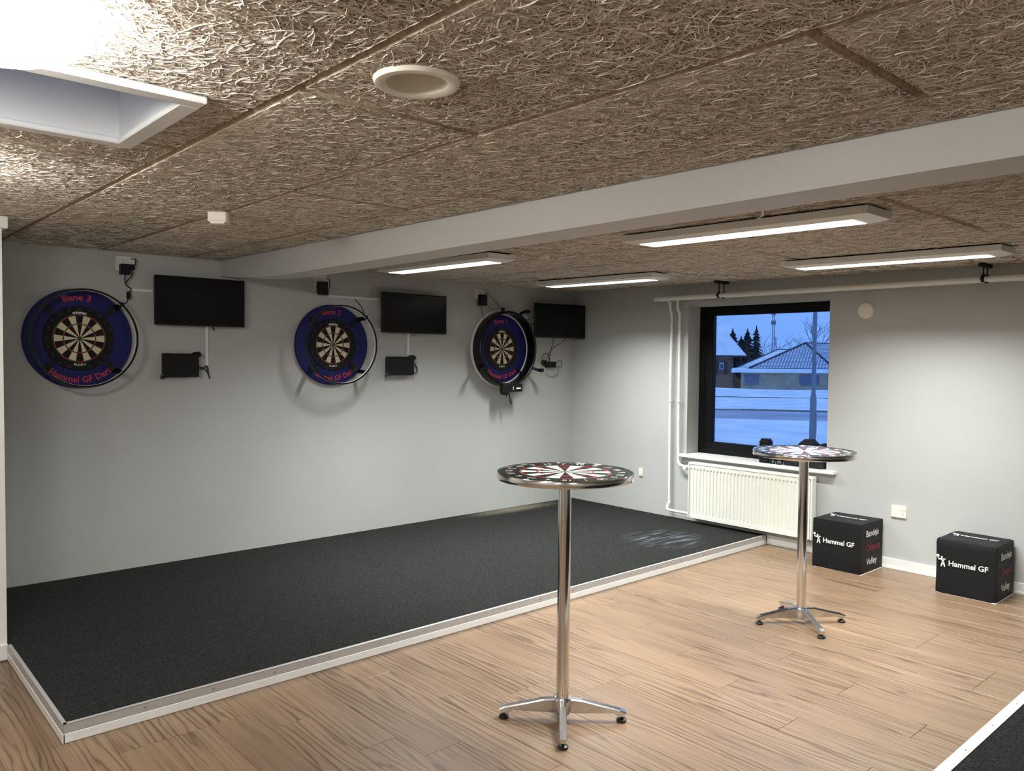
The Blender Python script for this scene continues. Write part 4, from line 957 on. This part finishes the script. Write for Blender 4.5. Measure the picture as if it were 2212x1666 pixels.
# ------------------------------------------------------------------ outdoors (blue winter dusk)
GZ = -0.42
def undul(x, y): return 0.10*math.sin(x*0.55+y*0.2)+0.07*math.sin(y*0.8-x*0.3)+0.05*math.sin(x*1.9+y*1.3)
def ground(name, fx0, fx1, amp, m_, ny=60, y0=-40, y1=70, nx=30, dz=0.0, edge=0.0):
    a = MB(); vs = []
    for i in range(nx+1):
        for j in range(ny+1):
            y = y0+(y1-y0)*j/ny; x = fx0+(fx1-fx0)*i/nx
            # strips run square to the view through the window
            X = x*0.83 - y*0.56; Yy = x*0.56 + y*0.83
            vs.append((X, Yy, GZ+dz+amp*undul(X, Yy)*min(1, min(i, nx-i)/3.0)))
    fs = [(i*(ny+1)+j, (i+1)*(ny+1)+j, (i+1)*(ny+1)+j+1, i*(ny+1)+j+1) for i in range(nx) for j in range(ny)]
    a.add(vs, fs); return a.build(name, m_, None, 80)
g = ground('snow_ground', 4.5, 19.8, 0.9, 'snow', dz=0.03); struct(g)
g = ground('road', 19.3, 26.2, 0.0, 'road', nx=4, dz=-0.02); struct(g)
g = ground('snow_verge', 25.6, 36.0, 0.7, 'snow', nx=16, dz=0.05); struct(g)
g = ground('pavement', 35.2, 37.4, 0.0, 'dirt_edge', nx=2, dz=0.02); struct(g)
g = ground('snow_field', 36.8, 49.0, 0.8, 'snow', nx=16, dz=0.06); struct(g)
g = ground('far_ground', 48.0, 230.0, 0.0, 'snow', nx=4, ny=20, y0=-160, y1=160, dz=-1.5); struct(g)

VB = math.atan2(0.56, 0.83)     # general bearing of the view out
def loc2(o, D, s, z): # depth along the bearing, sideways (right positive)
    return (D*math.cos(VB)+s*math.sin(VB), D*math.sin(VB)-s*math.cos(VB), z)

# steep roofed house on the left: eaves at 2.05, ridge about 4.6 above room floor
hs_ = thing('house', 'brown brick house with a steep snow covered roof, seen at the left of the window', 'house', (48.6, 27.63, 0), math.atan2(1.75, -1.95))
# local +x runs left along the eaves (away from the visible corner), local -y is behind
a = MB(); a.box(0.9, 12.0, -8.0, -0.5, -2.0, 2.2); a.build('wall', 'brick_house', hs_)
a = MB(); ez, rz_ = 2.05, 4.95
vs = [(0, 0, ez), (12.6, 0, ez), (1.30, -4.1, rz_), (11.3, -4.1, rz_), (0, -8.4, ez), (12.6, -8.4, ez)]
a.add(vs, [(0, 1, 3, 2), (4, 2, 3, 5), (0, 2, 4), (1, 5, 3), (0, 4, 5, 1)]); rf = a.build('roof', 'snow', hs_)
a = MB(); a.box(1.55, 1.85, -1.66, -1.5, 3.0, 3.12); a.add([(1.75, -1.7, 3.15), (1.85, -1.7, 3.15), (2.62, -3.0, 3.98), (2.52, -3.0, 3.98), (1.75, -1.9, 3.15), (1.85, -1.9, 3.15), (2.62, -3.2, 3.98), (2.52, -3.2, 3.98)], [(0, 1, 2, 3), (4, 7, 6, 5), (0, 4, 5, 1), (1, 5, 6, 2), (2, 6, 7, 3), (3, 7, 4, 0)]); a.build('roof_window', 'dark_timber', rf)
a = MB(); a.box(0.0, 12.6, -0.02, 0.03, ez-0.14, ez-0.01); a.build('gutter', 'dark_timber', hs_)
for x0 in (1.66, 2.46):
    a = MB(); a.box(x0, x0+0.34, -0.5, -0.44, 0.95, 1.45); w_ = a.build('window', 'white_paint', hs_)
    a = MB(); a.box(x0+0.05, x0+0.29, -0.44, -0.42, 1.0, 1.36); a.build('pane', 'far_glass', w_)
    a = MB(); a.box(x0-0.32, x0-0.06, -0.5, -0.43, 0.55, 1.55); a.build('shutter', 'dark_timber', hs_)

# bungalow with hipped roof
bw = thing('bungalow', 'long low bungalow with hipped snowy tile roof in the window view', 'house', (0, 0, 0))
eL, eR = Vector((43.4, 24.2, 1.12)), Vector((47.9, 20.15, 1.12)); apex = Vector((50.2, 23.6, 3.02)); far = Vector((62.0, 19.5, 2.98))
back = (apex-(eL+eR)/2); back.z = 0; back.normalize()
farL, farR = Vector((66.0, 22.0, 1.12)), Vector((60.0, 15.5, 1.12))
def quadmesh(name, pts, m_, parent, thick=0.0):
    a = MB(); a.add(pts, [tuple(range(len(pts)))]); return a.build(name, m_, parent)
# front hip in its own frame so the tile rows follow the slope
def slope(name, p0, p1, others, m_, parent):
    """p0-p1 eave line; object frame x along the eave, y up the slope"""
    ex = (p1-p0).normalized(); ref = others[0]-p0; n = ex.cross(ref).normalized(); ey = n.cross(ex)
    M4 = Matrix(((ex.x, ey.x, n.x, p0.x), (ex.y, ey.y, n.y, p0.y), (ex.z, ey.z, n.z, p0.z), (0, 0, 0, 1)))
    inv = M4.inverted(); pts = [inv @ q for q in [p0, p1]+others]
    a = MB(); a.add(pts, [tuple(range(len(pts)))]); o = a.build(name, m_, parent); o.matrix_local = M4; return o
slope('roof_slope', eL, eR, [apex], 'roof_snow_thin', bw)
slope('roof_slope', eR, farR, [far, apex], 'roof_snow_thin', bw)
lw0, lw1 = Vector((54.1, 28.1, 2.58)), Vector((56.0, 26.4, 2.56)); lwe = Vector((47.9, 28.2, 1.04))
slope('roof_slope', lwe, Vector((50.5, 25.8, 1.06)), [lw1, lw0], 'snow', bw)
quadmesh('roof_slope', [eL, apex, lw1, Vector((52.0, 30.0, 1.1))], 'snow', bw)
def ridge(p, q, r=0.09):
    a = MB(); a.tube([p, q], r, 6); a.build('ridge_tiles', 'dark_timber', bw)
ridge(eL, apex); ridge(eR, apex); ridge(apex, far, 0.06); ridge(lwe, lw0, 0.06); ridge(lw0, lw1, 0.05)
a = MB()
d_ = (eR-eL).normalized(); nrm = Vector((-back.x, -back.y, 0))
p0, p1 = eL-d_*1.2, eR+d_*0.3
a.add([p0+nrm*0.25+Vector((0, 0, -0.32)), p1+nrm*0.25+Vector((0, 0, -0.32)), p1+nrm*0.25+Vector((0, 0, -0.08)), p0+nrm*0.25+Vector((0, 0, -0.08)), p0-nrm*0.2+Vector((0, 0, -0.32)), p1-nrm*0.2+Vector((0, 0, -0.32)), p1-nrm*0.2+Vector((0, 0, 0.0)), p0-nrm*0.2+Vector((0, 0, 0.0))],
      [(0, 1, 2, 3), (3, 2, 6, 7), (4, 5, 1, 0), (0, 3, 7, 4), (1, 5, 6, 2)]); a.build('snowy_eaves', 'snow', bw)
a = MB(); q0, q1 = eL-d_*0.6, eR-d_*0.1
a.add([q0+Vector((0, 0, -3.2)), q1+Vector((0, 0, -3.2)), q1+Vector((0, 0, -0.3)), q0+Vector((0, 0, -0.3)), q0+back*9+Vector((0, 0, -3.2)), q1+back*9+Vector((0, 0, -3.2)), q1+back*9+Vector((0, 0, -0.3)), q0+back*9+Vector((0, 0, -0.3))],
      [(0, 1, 2, 3), (1, 5, 6, 2), (4, 0, 3, 7), (3, 2, 6, 7)]); wl_ = a.build('wall', 'yellow_brick', bw)
for s0, s1 in ((0.3, 1.3), (4.2, 5.6)):
    a = MB(); A_ = q0+d_*s0+nrm*0.03; B_ = q0+d_*s1+nrm*0.03
    a.add([A_+Vector((0, 0, -1.2)), B_+Vector((0, 0, -1.2)), B_+Vector((0, 0, -0.45)), A_+Vector((0, 0, -0.45))], [(0, 1, 2, 3)]); a.build('window', 'far_glass', bw)

# conifers
def conifer(label, x, y, top, base, rad, seed):
    t = thing('conifer', label, 'tree', (x, y, base), 0, 'dark conifers behind the houses'); rs = random.Random(seed); h = top-base
    a = MB(); a.tube([(0, 0, 0), (0, 0, h*0.9)], [0.16, 0.03], 8); a.build('trunk', 'bark', t)
    a = MB(); L = 20
    for k in range(L):
        f = k/(L-1); z = h*(0.06+0.9*f); rr = rad*(1-f)**0.75*rs.uniform(0.8, 1.15)+0.12; n = 11; ph = rs.uniform(0, 6)
        vs = [(0, 0, z+h*0.07)]
        for j in range(2*n):
            w = ph+PI*j/n; q = rr*(rs.uniform(0.75, 1.1) if j % 2 == 0 else 0.5); vs.append((q*math.cos(w), q*math.sin(w), z-0.10*h*(0.6 if j % 2 == 0 else 0.1)*(1-f)+rs.uniform(-0.08, 0.08)))
        a.add(vs, [(0, 1+j, 1+(j+1) % (2*n)) for j in range(2*n)])
    a.build('foliage', 'conifer', t)
def along(x, y, k): return (CAM.x+(x-CAM.x)*k, CAM.y+(y-CAM.y)*k)
conifer('dark conifer right behind the steep snowy roof, leftmost of the row', *along(59.3, 35.75, 1.0), 4.6, -2.0, 2.0, 1)
conifer('low dark conifer filling the gap in the row behind the houses', *along(60.0, 35.25, 1.09), 4.1, -2.0, 2.5, 2)
conifer('pointed dark conifer in the middle of the row behind the houses', *along(60.25, 34.75, 1.20), 5.2, -2.0, 2.4, 3)
conifer('slim tall dark conifer at the right end of the row', *along(60.9, 34.2, 1.31), 5.9, -2.0, 1.9, 4)
def bare_tree(label, x, y, base, h, seed, lean=0.0, n0=5):
    t = thing('bare_tree', label, 'tree', (x, y, base), 0, 'leafless trees behind the houses'); rs = random.Random(seed)
    a = MB(); tw = MB()
    def grow(p, d, l, r, lev):
        q = p+d*l; (a if lev == 0 else tw).tube([p, (p+q)/2+Vector((rs.uniform(-1, 1), rs.uniform(-1, 1), 0))*l*0.05, q], [r, r*0.8, r*0.6], 5)
        if lev < 4:
            for _ in range(n0 if lev == 0 else rs.choice([2, 3])):
                nd = (d+Vector((rs.uniform(-1, 1), rs.uniform(-1, 1), rs.uniform(0.0, 0.5)))*0.75).normalized(); grow(p+d*l*rs.uniform(0.65, 1.0), nd, l*rs.uniform(0.55, 0.8), r*0.55, lev+1)
    grow(Vector((0, 0, 0)), Vector((lean, 0, 1)).normalized(), h*0.38, h*0.012, 0)
    a.build('trunk', 'bark', t); tw.build('branches', 'bark', t)
bare_tree('bare leafless tree rising behind the bungalow ridge', 60.0, 28.1, -0.6, 7.6, 7)
bare_tree('thin bare leafless tree between conifers and radio mast', 66.0, 35.6, -1.2, 6.4, 12)
bare_tree('low bare bushy tree behind the left bungalow roof', 68.0, 33.6, -1.0, 6.0, 21, 0.1)
# radio mast
t = thing('radio_mast', 'tall thin lattice radio mast far behind the bungalow', 'mast', (121.5, 67.2, -2.0), 0.3)
a = MB(); hh = 22.0
for (sx, sy) in ((-1, -1), (1, -1), (1, 1), (-1, 1)): a.tube([(sx*0.20, sy*0.20, 0), (sx*0.13, sy*0.13, hh)], 0.035, 5)
a.build('legs', 'galvanised', t)
a = MB()
for k in range(22):
    z = k*1.0; w = 0.20-0.07*z/hh; w2 = 0.20-0.07*(z+1)/hh
    for (p, q) in (((-1, -1), (1, -1)), ((1, -1), (1, 1)), ((1, 1), (-1, 1)), ((-1, 1), (-1, -1))):
        a.tube([(p[0]*w, p[1]*w, z), (q[0]*w2, q[1]*w2, z+1)], 0.018, 4)
a.build('bracing', 'galvanised', t)
for (z, w) in ((10.0, 0.5), (11.7, 0.45)):
    a = MB()
    for k in range(4): a.rbox(0.32*math.cos(k*PI/2)-0.07, 0.32*math.cos(k*PI/2)+0.07, 0.32*math.sin(k*PI/2)-0.07, 0.32*math.sin(k*PI/2)+0.07, z, z+0.7, 0.02)
    a.build('antenna', 'galvanised', t)
# street lamp post
t = thing('lamp_post', 'grey street lamp post standing in the snow outside the window', 'lamp post', (10.57, 2.52, GZ-0.1), 0)
a = MB(); a.lathe([(0.074, 0.0), (0.074, 1.30), (0.064, 1.37), (0.047, 1.46), (0.042, 5.9), (0.0001, 5.9)], 20); a.build('pole', 'galvanised', t, 40)
a = MB(); a.tube([(0, 0, 5.85), (0.3, 0, 5.98), (0.75, 0, 6.02)], 0.03, 10); arm = a.build('arm', 'galvanised', t, 40)
a = MB(); a.rbox(0.7, 1.25, -0.1, 0.1, 5.97, 6.09, 0.03); a.build('lamp_head', 'galvanised', arm)
a = MB(); a.rbox(-0.03, 0.03, -0.079, -0.07, 0.55, 1.0, 0.002); a.build('service_door', 'galvanised', t)
